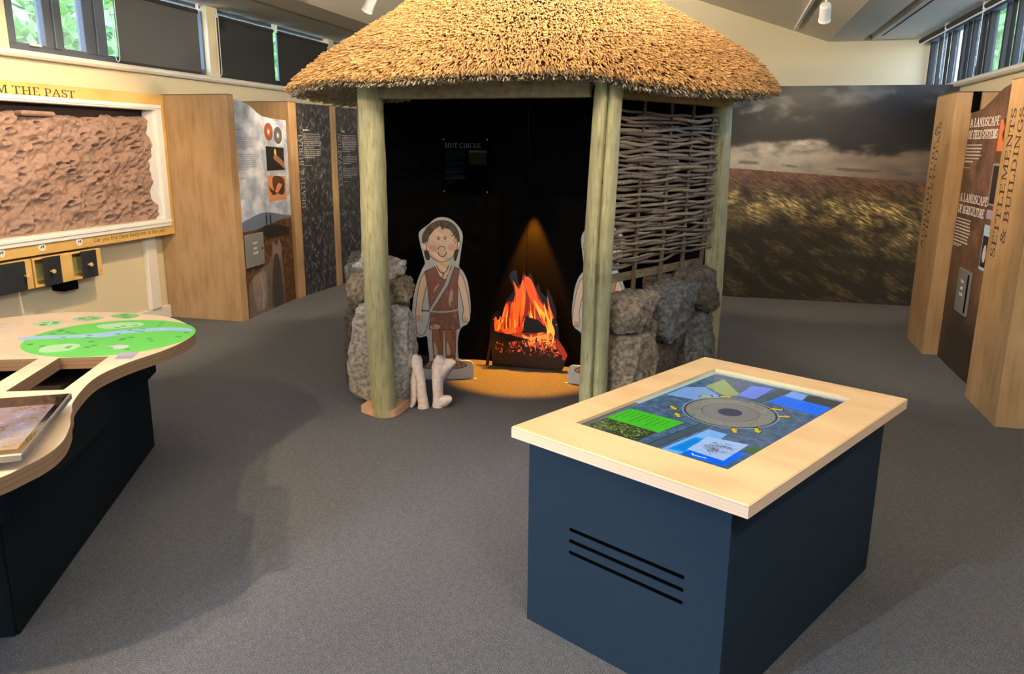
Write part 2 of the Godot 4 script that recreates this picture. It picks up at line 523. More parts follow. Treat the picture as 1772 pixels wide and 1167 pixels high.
# ---------------------------------------------------------------- the room
func build_room() -> void:
	var fl := node("floor")
	struct(fl, "dark grey ribbed carpet tile floor of the gallery", "floor")
	bx("subfloor", Vector3(-1.37, -0.103, -4.0), Vector3(8.0, 0.2, 15.0), mats.carpet_base, fl, 0.0)
	var tm: Array[ArrayMesh] = []
	for k in 2:
		var b := MB.new()
		var e := 0.2499
		var f := 0.2493
		b.quad(Vector3(-f, 0, f), Vector3(f, 0, f), Vector3(f, 0, -f), Vector3(-f, 0, -f), Vector3.UP)
		for q in 4:
			var t := Basis(Vector3.UP, q * PI / 2)
			b.quad(t * Vector3(-e, -0.0012, e), t * Vector3(e, -0.0012, e), t * Vector3(f, 0, f), t * Vector3(-f, 0, f), t * Vector3(0, 0.7, 0.7), Vector2(0, 1), Vector2(1, 1), Vector2(1, 0.99), Vector2(0, 0.99))
		tm.append(b.to(ArrayMesh.new(), mats["carpet%d" % k]))
	var view := Transform3D(Basis(Vector3.UP, deg_to_rad(14.6375)), Vector3.ZERO)
	for iz in 16:
		for ix in 15:
			var p := Vector3(-4.85 + ix * 0.5, 0, -1.405 - iz * 0.5)
			var l := view.basis.inverse() * p
			if p.x > 2.0 or -l.z < 1.5 or absf(l.x) > -l.z * 0.69 + 0.55:
				continue
			var o := MeshInstance3D.new()
			o.name = "carpet_tile"
			o.mesh = tm[(ix + iz) % 2]
			fl.add_child(o, true)
			o.position = p
	# walls
	struct(bx("wall_left", Vector3(-5.14, 1.095, -4.0), Vector3(0.32, 2.19, 14.7), mats.wall, self, 0.0), "long cream wall under the row of high windows with blinds", "wall")
	struct(bx("wall_right", Vector3(2.34, 1.095, -4.0), Vector3(0.32, 2.19, 14.7), mats.wall, self, 0.0), "cream wall under the high windows without drawn blinds", "wall")
	struct(bx("wall_back", Vector3(-1.4, 2.0, -11.22), Vector3(8.2, 4.2, 0.3), mats.wall, self, 0.0), "tall cream end wall above the moorland mural", "wall")
	var wf := node("wall_front")
	struct(wf, "cream wall around the added glazed entrance at the near end of the gallery", "wall")
	bx("panel", Vector3(0.15, 2.0, 3.4), Vector3(4.7, 4.2, 0.3), mats.wall, wf, 0.0)
	bx("panel", Vector3(-5.05, 2.0, 3.4), Vector3(0.5, 4.2, 0.3), mats.wall, wf, 0.0)
	bx("panel", Vector3(-3.5, 3.4, 3.4), Vector3(2.6, 1.4, 0.3), mats.wall, wf, 0.0)
	struct(bx("trim_1", Vector3(-5.06, 2.215, -4.0), Vector3(0.32, 0.05, 14.5), mats.white_trim, self, 0.018), "rounded cream sill under the row of windows with blinds", "window sill")
	struct(bx("trim_2", Vector3(2.28, 2.215, -4.0), Vector3(0.34, 0.05, 14.5), mats.white_trim, self, 0.018), "rounded cream sill under the windows with rolled up blinds", "window sill")
	# ceiling
	var low := PackedVector2Array([Vector2(-5.3, 2.905), Vector2(-4.40, 2.905), Vector2(-4.40, 2.955), Vector2(-4.29, 2.955), Vector2(-4.29, 2.89), Vector2(-3.90, 2.89), Vector2(-1.37, 3.74), Vector2(1.16, 2.89), Vector2(1.55, 2.89), Vector2(1.55, 2.955), Vector2(1.66, 2.955), Vector2(1.66, 2.905), Vector2(2.5, 2.905), Vector2(2.5, 3.2), Vector2(1.2, 3.2), Vector2(-1.37, 4.0), Vector2(-3.9, 3.2), Vector2(-5.3, 3.2)])
	var cb := MB.new()
	cb.extrude(low, -11.35, 3.5)
	var ce := obj("ceiling", cb, mats.ceiling)
	struct(ce, "pale vaulted ceiling with flat strips along both window walls", "ceiling")
	struct(bx("trim_3", Vector3(1.725, 2.9035, -4.0), Vector3(0.014, 0.004, 13.4), mats.dark_gap, self, 0.0), "thin dark slot in the flat ceiling strip above the open windows", "ceiling slot")
	struct(bx("trim_4", Vector3(-4.27, 2.93, -4.0), Vector3(0.05, 0.05, 14.2), mats.soffit, self, 0.01), "grey trunking rail along the ceiling strip above the blinds", "trunking")
	# skirting and pilaster under the cast
	struct(bx("baseboard_left", Vector3(-4.965, 0.06, -4.0), Vector3(0.03, 0.12, 14.3), mats.white_trim, self, 0.004), "cream skirting board along the wall below the footprint cast", "skirting")
	struct(bx("trim_5", Vector3(-4.955, 0.45, -6.01), Vector3(0.05, 0.66, 0.13), mats.white_trim, self, 0.006), "white upright batten on the wall below the footprint cast", "batten")
	# window bays with blinds
	var n := 1
	for k in 6:
		var z := 2.74 - k * 2.5
		struct(bx("trim_%d" % (6 + k), Vector3(-5.14, 2.57, z), Vector3(0.30, 0.67, 0.155), mats.wall, self, 0.002), ["cream pier between high windows behind the camera", "cream pier between high windows beside the camera", "cream pier between high windows above the map table", "cream pier between high windows at the start of the footprint cast", "cream pier between the first two drawn blinds", "cream pier between high windows behind the hut"][k], "pier")
	for k in 6:
		var z0 := 2.66 - k * 2.5
		var w := window_bay(n, z0 - 2.345, z0)
		struct(w, ["grey framed high window furthest behind the camera", "grey framed high window beside the camera", "grey framed high window above the near end of the cast", "grey framed high window with green trees and one drawn blind", "grey framed high window behind the two dark blinds", "grey framed high window hidden behind the thatch"][k], "window")
		n += 1
	# windows on the other side: close upright mullions
	var zs := [-11.0, -10.6, -10.05, -9.6, -9.27, -8.99, -8.75, -8.28, -7.96]
	while zs[-1] < 3.0:
		zs.append(zs[-1] + (0.45 if zs.size() % 2 == 0 else 0.30))
	var win := node("window_%d" % n)
	struct(win, "row of tall narrow panes between dark grey uprights beside the mural", "window")
	bx("window_frame", Vector3(2.36, 2.265, -4.0), Vector3(0.10, 0.05, 14.2), mats.metal_frame, win, 0.003)
	bx("window_frame", Vector3(2.36, 2.88, -4.0), Vector3(0.10, 0.05, 14.2), mats.metal_frame, win, 0.003)
	for k in zs.size():
		bx("mullion", Vector3(2.36, 2.57, zs[k]), Vector3(0.07, 0.60, 0.04 if k % 3 else 0.07), mats.warm_frame, win, 0.003)
		if k > 0:
			var zc: float = (zs[k] + zs[k - 1]) * 0.5
			bx("pane", Vector3(2.37, 2.57, zc), Vector3(0.006, 0.58, absf(zs[k] - zs[k - 1]) - 0.07), mats.glass, win, 0.0)
			if k % 2 == 0:
				bx("sash", Vector3(2.32, 2.57, zs[k] - 0.09), Vector3(0.03, 0.56, 0.035), mats.warm_frame, win, 0.003)
	# unseen glazed entrance added behind the camera for cool daylight
	var dr := node("door_1", Vector3(-3.5, 0, 3.4))
	struct(dr, "wide glazed entrance doors added to let daylight in, unseen at the near end of the gallery", "door")
	for x in [-1.26, 0.0, 1.26]:
		bx("door_frame", Vector3(x, 1.35, 0), Vector3(0.08, 2.70, 0.08), mats.metal_frame, dr)
	for y in [0.05, 2.1, 2.66]:
		bx("door_rail", Vector3(0, y, 0), Vector3(2.5, 0.08, 0.07), mats.metal_frame, dr)
	for x in [-0.63, 0.63]:
		bx("pane", Vector3(x, 1.36, 0), Vector3(1.18, 2.5, 0.006), mats.glass, dr, 0.0)
	# outside
	struct(bx("ground", Vector3(0, -0.6, -5), Vector3(90, 0.5, 90), mats.bounce_ground, self, 0.0), "ground outside the windows made pale to bounce light indoors", "ground")  # paleness added to bounce daylight onto the ceiling strips

func window_bay(n: int, z0: float, z1: float) -> Node3D:
	var w := node("window_%d" % n)
	bx("window_frame", Vector3(-5.09, 2.275, (z0 + z1) * 0.5), Vector3(0.08, 0.07, z1 - z0), mats.metal_frame, w)
	bx("window_frame", Vector3(-5.09, 2.893, (z0 + z1) * 0.5), Vector3(0.06, 0.022, z1 - z0), mats.metal_frame, w)
	var bars := [[0.0, 0.12], [0.385, 0.565], [0.785, 1.03], [1.30, 1.42], [1.70, 1.82], [2.325, 2.345]]
	for k in bars.size():
		var a: float = z1 - bars[k][0]
		var b: float = z1 - bars[k][1]
		bx("mullion", Vector3(-5.08, 2.575, (a + b) * 0.5), Vector3(0.07, 0.56, a - b), mats.metal_frame, w, 0.004)
		if k == 1 or k == 2:
			bx("rebate", Vector3(-5.035, 2.575, (a + b) * 0.5 - 0.01), Vector3(0.025, 0.56, 0.05), mats.metal_frame, w, 0.004)
		if k < bars.size() - 1:
			var c: float = z1 - bars[k + 1][0]
			bx("pane", Vector3(-5.09, 2.60, (b + c) * 0.5), Vector3(0.006, 0.59, b - c), mats.glass, w, 0.0)
	var hb := MB.new()
	hb.box(Vector3(-5.03, 2.30, z1 - 0.27), Vector3(0.03, 0.015, 0.09), 0.004)
	hb.box(Vector3(-5.015, 2.315, z1 - 0.25), Vector3(0.02, 0.03, 0.02), 0.004)
	obj("window_handle", hb, mats.white, w)
	return w

func blind(za: float, zb: float, label: String, cord: bool, cloth: Material) -> void:
	var o := node("roller_blind", Vector3(-5.0, 2.24, (za + zb) * 0.5))
	tag(o, label, "blind", "roller blinds along the high windows")
	var l := absf(za - zb)
	bx("cloth", Vector3(0, 0.30, 0), Vector3(0.004, 0.56, l), cloth, o, 0.0)
	bx("bottom_bar", Vector3(0, 0.022, 0), Vector3(0.014, 0.025, l), mats.blind, o)
	var b := MB.new()
	b.tube([Vector3(-0.002, 0.588, -l * 0.5), Vector3(-0.002, 0.588, l * 0.5)], [0.02, 0.02], 14)
	obj("roller", b, mats.blind, o)
	for s in [-1.0, 1.0]:
		bx("bracket", Vector3(-0.002, 0.622, s * (l * 0.5 + 0.012)), Vector3(0.03, 0.085, 0.012), mats.white, o)
	if cord:
		var c := MB.new()
		var p := []
		for k in 13:
			var a := PI * k / 12.0
			p.append(Vector3(0.02, 0.07 - sin(a) * 0.05, l * 0.5 + 0.035 + cos(a) * 0.025))
		p.push_front(Vector3(0.02, 0.60, l * 0.5 + 0.06))
		p.append(Vector3(0.02, 0.60, l * 0.5 + 0.01))
		var r := []
		for k in p.size():
			r.append(0.0035)
		c.tube(p, r, 6)
		obj("cord", c, mats.white, o)

func build_blinds() -> void:
	blind(-5.93, -7.045, "charcoal roller blind given a lighter colour for reflected light, next to the open green window", true, mat(Color(0.30, 0.295, 0.285), 0.85))  # reflected light on this blind put into a lighter cloth colour
	blind(-7.36, -8.39, "dark roller blind just beyond the cream pier", true, mats.blind)
	blind(-8.48, -9.68, "dark roller blind half hidden behind the thatched roof", false, mats.blind)
	# rolled-up blinds on the other wall
	var ends := [-11.0, -9.76, -8.45, -7.15, -5.85]
	var lb := ["short rolled up blind tube nearest the mural", "rolled up blind tube second from the mural", "rolled up blind tube third from the mural", "rolled up blind tube fourth from the mural"]
	for k in 4:
		var o := node("rolled_blind", Vector3(2.2, 2.87, (ends[k] + ends[k + 1]) * 0.5))
		tag(o, lb[k], "blind", "rolled blinds above the narrow windows")
		var l: float = ends[k + 1] - ends[k] - 0.04
		var b := MB.new()
		b.tube([Vector3(0, -0.01, -l * 0.5), Vector3(0, -0.01, l * 0.5)], [0.024, 0.024], 14)
		obj("roller", b, mats.blind, o)
		bx("bracket", Vector3(0, 0, l * 0.5 + 0.012), Vector3(0.05, 0.07, 0.016), mats.white, o)
		bx("headrail", Vector3(0.03, 0.028, 0), Vector3(0.02, 0.014, l), mats.white, o)
		bx("bottom_bar", Vector3(0.0, -0.042, 0), Vector3(0.014, 0.014, l), mats.white, o)
		var c := MB.new()
		c.tube([Vector3(-0.01, -0.03, l * 0.5 - 0.02), Vector3(-0.01, -0.52, l * 0.5 - 0.02)], [0.003, 0.003], 6)
		obj("cord", c, mats.white, o)

func tree(at: Vector3, h: float, r: float, label: String, sd: int, count := 5000) -> void:
	var o := node("tree", at)
	tag(o, label, "tree", "trees outside the windows")
	var b := MB.new()
	b.tube([Vector3.ZERO, Vector3(0.05, h * 0.5, 0), Vector3(0, h * 0.8, 0.05)], [0.16, 0.11, 0.05], 10)
	obj("trunk", b, mats.bark, o)
	var q := MB.new()
	q.tri(Vector3(-0.05, 0, 0), Vector3(0.05, 0, 0), Vector3(0, 0.14, 0.02), Vector3(0, 0.2, 1), Vector3(0, 0.2, 1), Vector3(0, 0.2, 1))
	q.tri(Vector3(-0.05, 0, 0), Vector3(0.05, 0, 0), Vector3(0, -0.09, 0.01), Vector3(0, 0.1, 1), Vector3(0, 0.1, 1), Vector3(0, 0.1, 1))
	var mm := MultiMesh.new()
	mm.transform_format = MultiMesh.TRANSFORM_3D
	mm.use_colors = true
	mm.mesh = q.to(ArrayMesh.new(), mats.leaf)
	mm.instance_count = count
	rng.seed = sd
	for k in count:
		var d := Vector3(rng.randfn(), rng.randfn(), rng.randfn()).normalized() * pow(rng.randf(), 0.4) * r
		var lump := 1.0 + 0.25 * sin(d.x * 4.0 / r + sd) * cos(d.z * 5.0 / r)
		var bs := Basis.from_euler(Vector3(rng.randf() * TAU, rng.randf() * TAU, rng.randf() * TAU)).scaled(Vector3.ONE * rng.randf_range(0.8, 1.7))
		mm.set_instance_transform(k, Transform3D(bs, Vector3(d.x * lump, h * 0.62 + d.y * 1.15, d.z * lump)))
		var t := rng.randf()
		mm.set_instance_color(k, Color(0.20 + 0.14 * t, 0.36 + 0.14 * t, 0.08 + 0.06 * t))
	var f := MultiMeshInstance3D.new()
	f.name = "foliage"
	f.multimesh = mm
	f.set_meta("kind", "stuff")
	o.add_child(f, true)

# ---------------------------------------------------------------- wall cast of footprints
func build_cast() -> void:
	var o := node("footprint_cast", Vector3(-4.98, 0.79, -4.6))
	tag(o, "big wall framed reddish brown cast of ground full of animal footprints", "wall display")
	var back := Vector3(4.98, -0.79, 4.6)
	var zn := -2.9 # near end, out of the picture
	var zf := -6.208
	var t := Transform3D(Basis.IDENTITY, back)
	var lb := func(y0: float, y1: float, za: float, zb: float, x0: float, x1: float, m: Material, called: String) -> void:
		var b := MB.new()
		b.box(Vector3((x0 + x1) * 0.5, (y0 + y1) * 0.5, (za + zb) * 0.5), Vector3(x1 - x0, y1 - y0, absf(za - zb)), 0.004, t)
		obj(called, b, m, o)
	lb.call(0.79, 2.01, zn, zf, -4.975, -4.955, mats.recess, "backing_board")
	lb.call(1.915, 2.01, zn, zf, -4.955, -4.82, mats.panel_wood, "surround_board")
	lb.call(0.79, 0.875, zn, zf, -4.955, -4.82, mats.panel_wood, "surround_board")
	lb.call(0.875, 1.915, -6.15, zf, -4.955, -4.82, mats.panel_wood, "surround_board")
	lb.call(0.875, 1.915, zn, zn - 0.07, -4.955, -4.82, mats.panel_wood, "surround_board")
	# stepped white moulding
	lb.call(1.875, 1.92, zn - 0.06, -6.155, -4.95, -4.805, mats.white, "white_frame")
	lb.call(0.87, 0.935, zn - 0.06, -6.155, -4.95, -4.805, mats.white, "white_frame")
	lb.call(0.935, 1.875, -6.075, -6.155, -4.95, -4.805, mats.white, "white_frame")
	lb.call(0.935, 1.875, zn - 0.06, zn - 0.14, -4.95, -4.805, mats.white, "white_frame")
	lb.call(0.90, 0.925, zn - 0.07, -6.15, -4.805, -4.797, mats.white, "frame_bead")
	lb.call(1.888, 1.908, zn - 0.07, -6.15, -4.805, -4.797, mats.white, "frame_bead")
	# ragged white plaster fill at the far inner edge
	var fill := MB.new()
	rng.seed = 77
	var py := PackedVector2Array()
	for k in 13:
		py.append(Vector2(-6.052 - 0.010 * sin(k * 1.7) - 0.010 * rng.randf(), 0.93 + k * 0.079))
	for k in 12:
		fill.quad(Vector3(-4.83, py[k].y, py[k].x), Vector3(-4.83, py[k + 1].y, py[k + 1].x), Vector3(-4.83, py[k + 1].y, -6.1), Vector3(-4.83, py[k].y, -6.1), Vector3.RIGHT)
		fill.quad(Vector3(-4.83, py[k].y, py[k].x), Vector3(-4.83, py[k + 1].y, py[k + 1].x), Vector3(-4.94, py[k + 1].y, py[k + 1].x), Vector3(-4.94, py[k].y, py[k].x), Vector3(0, 0, 1))
	for k in fill.v.size():
		fill.v[k] += back
	obj("plaster_edge", fill, mats.white, o)
	# the relief itself
	var nz := FastNoiseLite.new()
	nz.seed = 5
	nz.frequency = 2.6
	nz.fractal_octaves = 4
	var dents: Array = []
	for k in 170:
		var dz := rng.randf_range(-6.0, -3.0)
		var dy := rng.randf_range(0.96, 1.78)
		dents.append([dz, dy, rng.randf_range(0.022, 0.05), rng.randf_range(0.012, 0.022), rng.randf_range(-0.35, 0.5), rng.randf_range(0.02, 0.075)])
	var nw := 230
	var nh := 90
	var z0 := -3.0
	var z1 := -6.075
	var pt: Array[Vector3] = []
	for j in nh + 1:
		for i in nw + 1:
			var z := lerpf(z0, z1, float(i) / nw)
			var top := 1.815 + 0.018 * nz.get_noise_2d(z * 2.2, 9.0) - 0.02 * (1.0 if z > -5.55 and z < -4.9 else 0.0)
			var y := lerpf(0.915, top, float(j) / nh)
			var hgt := 0.055 * nz.get_noise_2d(z, y * 1.5) + 0.022 * nz.get_noise_2d(z * 4.0 + 7.0, y * 5.5)
			for d in dents:
				var a: float = z - d[0]
				if absf(a) > 0.09:
					continue
				var b: float = y - d[1]
				if absf(b) > 0.09:
					continue
				var a2: float = a + b * d[4]
				var q: float = (a2 * a2) / (d[2] * d[2]) + (b * b) / (d[3] * d[3])
				if q < 4.0:
					hgt += -d[5] * exp(-q * 1.6) + 0.35 * d[5] * exp(-(q - 1.6) * (q - 1.6))
			var edge := clampf((top - y) / 0.03, 0.0, 1.0)
			pt.append(Vector3(-4.885 + hgt - 0.05 * (1.0 - edge) * (1.0 - edge), y, z) + back)
	var nr: Array[Vector3] = []
	for j in nh + 1:
		for i in nw + 1:
			var l := pt[j * (nw + 1) + maxi(i - 1, 0)]
			var r := pt[j * (nw + 1) + mini(i + 1, nw)]
			var d := pt[maxi(j - 1, 0) * (nw + 1) + i]
			var u := pt[mini(j + 1, nh) * (nw + 1) + i]
			var m := (r - l).cross(u - d).normalized()
			nr.append(m if m.x > 0 else -m)
	var rb := MB.new()
	var rb2 := MB.new()
	for j in nh:
		for i in nw:
			var a := j * (nw + 1) + i
			var b := a + 1
			var c := a + nw + 2
			var d := a + nw + 1
			var w := rb if j < nh / 2 else rb2
			w.tri(pt[a], pt[b], pt[c], nr[a], nr[b], nr[c])
			w.tri(pt[a], pt[c], pt[d], nr[a], nr[c], nr[d])
	var rel := obj("cast_relief", rb, mats.cast, o)
	rb2.to(rel.mesh, mats.cast)
	# a broken step near the top
	var stp := MB.new()
	stp.box(Vector3(-4.87, 1.80, -4.86) + back, Vector3(0.09, 0.035, 0.30), 0.012)
	obj("cast_ledge", stp, mats.cast, o)
	# lettering
	var zr := Vector3(0, 0, -1)
	lettering(o, "FROM THE PAST", Vector3(-4.82, 1.925, -4.27) + back, zr, Vector3.UP, 0.935, 0.056, mats.ink, "Droid Serif", "title_lettering")
	lettering(o, "Can you find these footprints in the cast", Vector3(-4.82, 0.812, -5.225) + back, zr, Vector3.UP, 0.84, 0.044, mats.ink, "Droid Sans", "caption_lettering")
	for k in 3:
		var z: float = [-4.368, -4.717, -5.072][k]
		var d := MB.new()
		var tt := Transform3D(Basis(Vector3(0, 0, 1), -PI / 2), Vector3(-4.822, 0.846, z) + back)
		d.lathe([Vector2(0.0, 0.006), Vector2(0.030, 0.006), Vector2(0.033, 0.003), Vector2(0.033, 0.0)], 24, tt)
		var disc := obj("print_disc", d, mats.white, o)
		var mk := MB.new()
		var silh := PackedVector2Array([Vector2(-0.016, -0.012), Vector2(-0.011, -0.012), Vector2(-0.009, -0.002), Vector2(0.006, -0.002), Vector2(0.008, -0.012), Vector2(0.013, -0.012), Vector2(0.014, 0.003), Vector2(0.018, 0.010), Vector2(0.010, 0.011), Vector2(0.007, 0.006), Vector2(-0.012, 0.006), Vector2(-0.016, 0.0)])
		mk.extrude(silh, 0.0, 0.0012, Transform3D(Basis(Vector3(0, 0, -1), Vector3.UP, Vector3.RIGHT), Vector3(-4.816, 0.846, z) + back))
		obj("animal_mark", mk, mats.ink if k != 2 else mats.mark_red, disc)
	var dot := MB.new()
	dot.lathe([Vector2(0, 0.002), Vector2(0.005, 0.002), Vector2(0.005, 0)], 12, Transform3D(Basis(Vector3(0, 0, 1), -PI / 2), Vector3(-4.82, 0.849, -5.165) + back))
	obj("button", dot, mats.white, o)

func build_drawers() -> void:
	var lab := ["wooden peep box under the cast whose dark slide is widest, first from the camera", "wooden peep box in the middle of the three under the cast", "wooden peep box under the cast closest to the tall oak stand"]
	var zz := [[-4.10, -4.60, -4.12, -4.532, -4.515], [-4.615, -4.965, -4.69, -4.85, -4.745], [-4.965, -5.275, -5.055, -5.21, -5.112]]
	for k in 3:
		var q: Array = zz[k]
		var a: float = q[0] - 0.004
		var b: float = q[1] + 0.004
		var o := node("peep_box", Vector3(-4.98, 0.555, (a + b) * 0.5))
		tag(o, lab[k], "box", "peep boxes below the cast")
		var l := a - b
		bx("back_board", Vector3(0.01, 0.11, 0), Vector3(0.02, 0.20, l - 0.02), mats.peep_lit_yellow, o, 0.0)
		bx("side_board", Vector3(0.08, 0.11, l * 0.5 - 0.009), Vector3(0.16, 0.215, 0.018), mats.panel_wood, o)
		bx("side_board", Vector3(0.08, 0.11, -l * 0.5 + 0.009), Vector3(0.16, 0.215, 0.018), mats.panel_wood, o)
		bx("base_board", Vector3(0.08, 0.009, 0), Vector3(0.16, 0.018, l - 0.036), mats.panel_wood, o)
		bx("top_board", Vector3(0.08, 0.209, 0), Vector3(0.16, 0.016, l - 0.036), mats.panel_wood, o)
		bx("front_board", Vector3(0.163, 0.108, (q[3] + b) * 0.5 - (a + b) * 0.5), Vector3(0.014, 0.212, absf(q[3] - b) - 0.002), mats.panel_wood, o)
		var dz: float = (q[2] + q[3]) * 0.5 - (a + b) * 0.5
		var d := bx("sliding_door", Vector3(0.176, 0.108, dz), Vector3(0.012, 0.212, absf(q[2] - q[3])), mats.navy_dark, o)
		var kb := MB.new()
		kb.lathe([Vector2(0.006, 0), Vector2(0.006, 0.018), Vector2(0.013, 0.022), Vector2(0.0165, 0.030), Vector2(0.013, 0.039), Vector2(0.0, 0.042)], 18, Transform3D(Basis(Vector3(0, 0, 1), -PI / 2), Vector3(0.182, 0.108, q[4] - (a + b) * 0.5)))
		obj("knob", kb, mats.panel_wood, d)
	var s := node("black_box", Vector3(-4.92, 0.475, -4.985))  # plain small black box below the peep boxes
	tag(s, "small black box fixed under the last peep box below the cast", "box")
	bx("housing", Vector3(0, 0.037, 0), Vector3(0.12, 0.074, 0.145), mats.black, s, 0.004)
	bx("cover", Vector3(0.062, 0.037, 0), Vector3(0.006, 0.06, 0.12), mats.black, s, 0.002)

# ---------------------------------------------------------------- display stands and boards
func stand(x0: float, x1: float, z0: float, z1: float, label: String) -> Node3D:
	var o := node("display_stand", Vector3((x0 + x1) * 0.5, 0, (z0 + z1) * 0.5))
	tag(o, label, "stand")
	bx("body", Vector3(0, 1.004, 0), Vector3(x1 - x0, 2.008, z1 - z0), mats.oak, o, 0.003)
	bx("top_cap", Vector3(0, 2.012, 0), Vector3(x1 - x0 - 0.004, 0.008, z1 - z0 - 0.004), mats.ply_dark, o, 0.0)
	return o

func board_at(a: Vector2, b: Vector2) -> Array:
	var d := (b - a)
	var dir := Vector3(d.x, 0, d.y).normalized()
	return [Transform3D(Basis(dir, Vector3.UP, dir.cross(Vector3.UP)), Vector3(a.x, 0, a.y)), d.length()]

func board(a: Vector2, b: Vector2, prof: PackedVector2Array, im: Image, h: float, label: String) -> Node3D:
	var w: Array = board_at(a, b)
	var t: Transform3D = w[0]
	var l: float = w[1]
	var o := node("display_board", t.origin + t.basis.x * l * 0.5)
	o.basis = t.basis
	tag(o, label, "display board")
	var uv := PackedVector2Array()
	var p2 := PackedVector2Array()
	for p in prof:
		uv.append(Vector2(p.x / l, 1.0 - p.y / h))
		p2.append(p - Vector2(l * 0.5, 0))
	sheet("printed_face", p2, uv, 0.016, print_mat(im, 0.5), mats.black, Transform3D(Basis.IDENTITY, Vector3(0, 0, -0.016)), o)
	return o

func fixing(parent: Node, x: float, y: float) -> void:
	var b := MB.new()
	b.lathe([Vector2(0.008, 0), Vector2(0.008, 0.006), Vector2(0.0, 0.009)], 12, Transform3D(Basis(Vector3.RIGHT, PI / 2), Vector3(x, y, 0)))
	obj("fixing", b, mats.steel, parent)

func hatch(o: Node3D, x0: float, x1: float, y0: float, y1: float, slot_far: bool) -> void:
	var h := bx("hatch_door", Vector3((x0 + x1) * 0.5, (y0 + y1) * 0.5, 0.008), Vector3(x1 - x0, y1 - y0, 0.014), mats.grey_hatch, o, 0.003)
	h.set_meta("label", "grey hatch reading Open and Touch")
	var xc := (x0 + x1) * 0.5 - (0.03 if slot_far else 0.0)
	for k in 3:
		var w: float = [0.075, 0.05, 0.085][k] * (x1 - x0) / 0.3
		lettering(h, ["Open", "and", "Touch"][k], Vector3(xc - w * 0.5, y1 - 0.10 - k * 0.045, 0.015), Vector3.RIGHT, Vector3.UP, w, 0.027, mats.ink_white, "Droid Sans")
	if slot_far:
		bx("finger_slot", Vector3(x1 - 0.045, (y0 + y1) * 0.5, 0.0155), Vector3(0.035, (y1 - y0) * 0.86, 0.002), mats.black, h, 0.0)
	else:
		bx("finger_hole", Vector3(x1 - 0.035, (y0 + y1) * 0.5, 0.0155), Vector3(0.018, 0.022, 0.002), mats.black, h, 0.0)

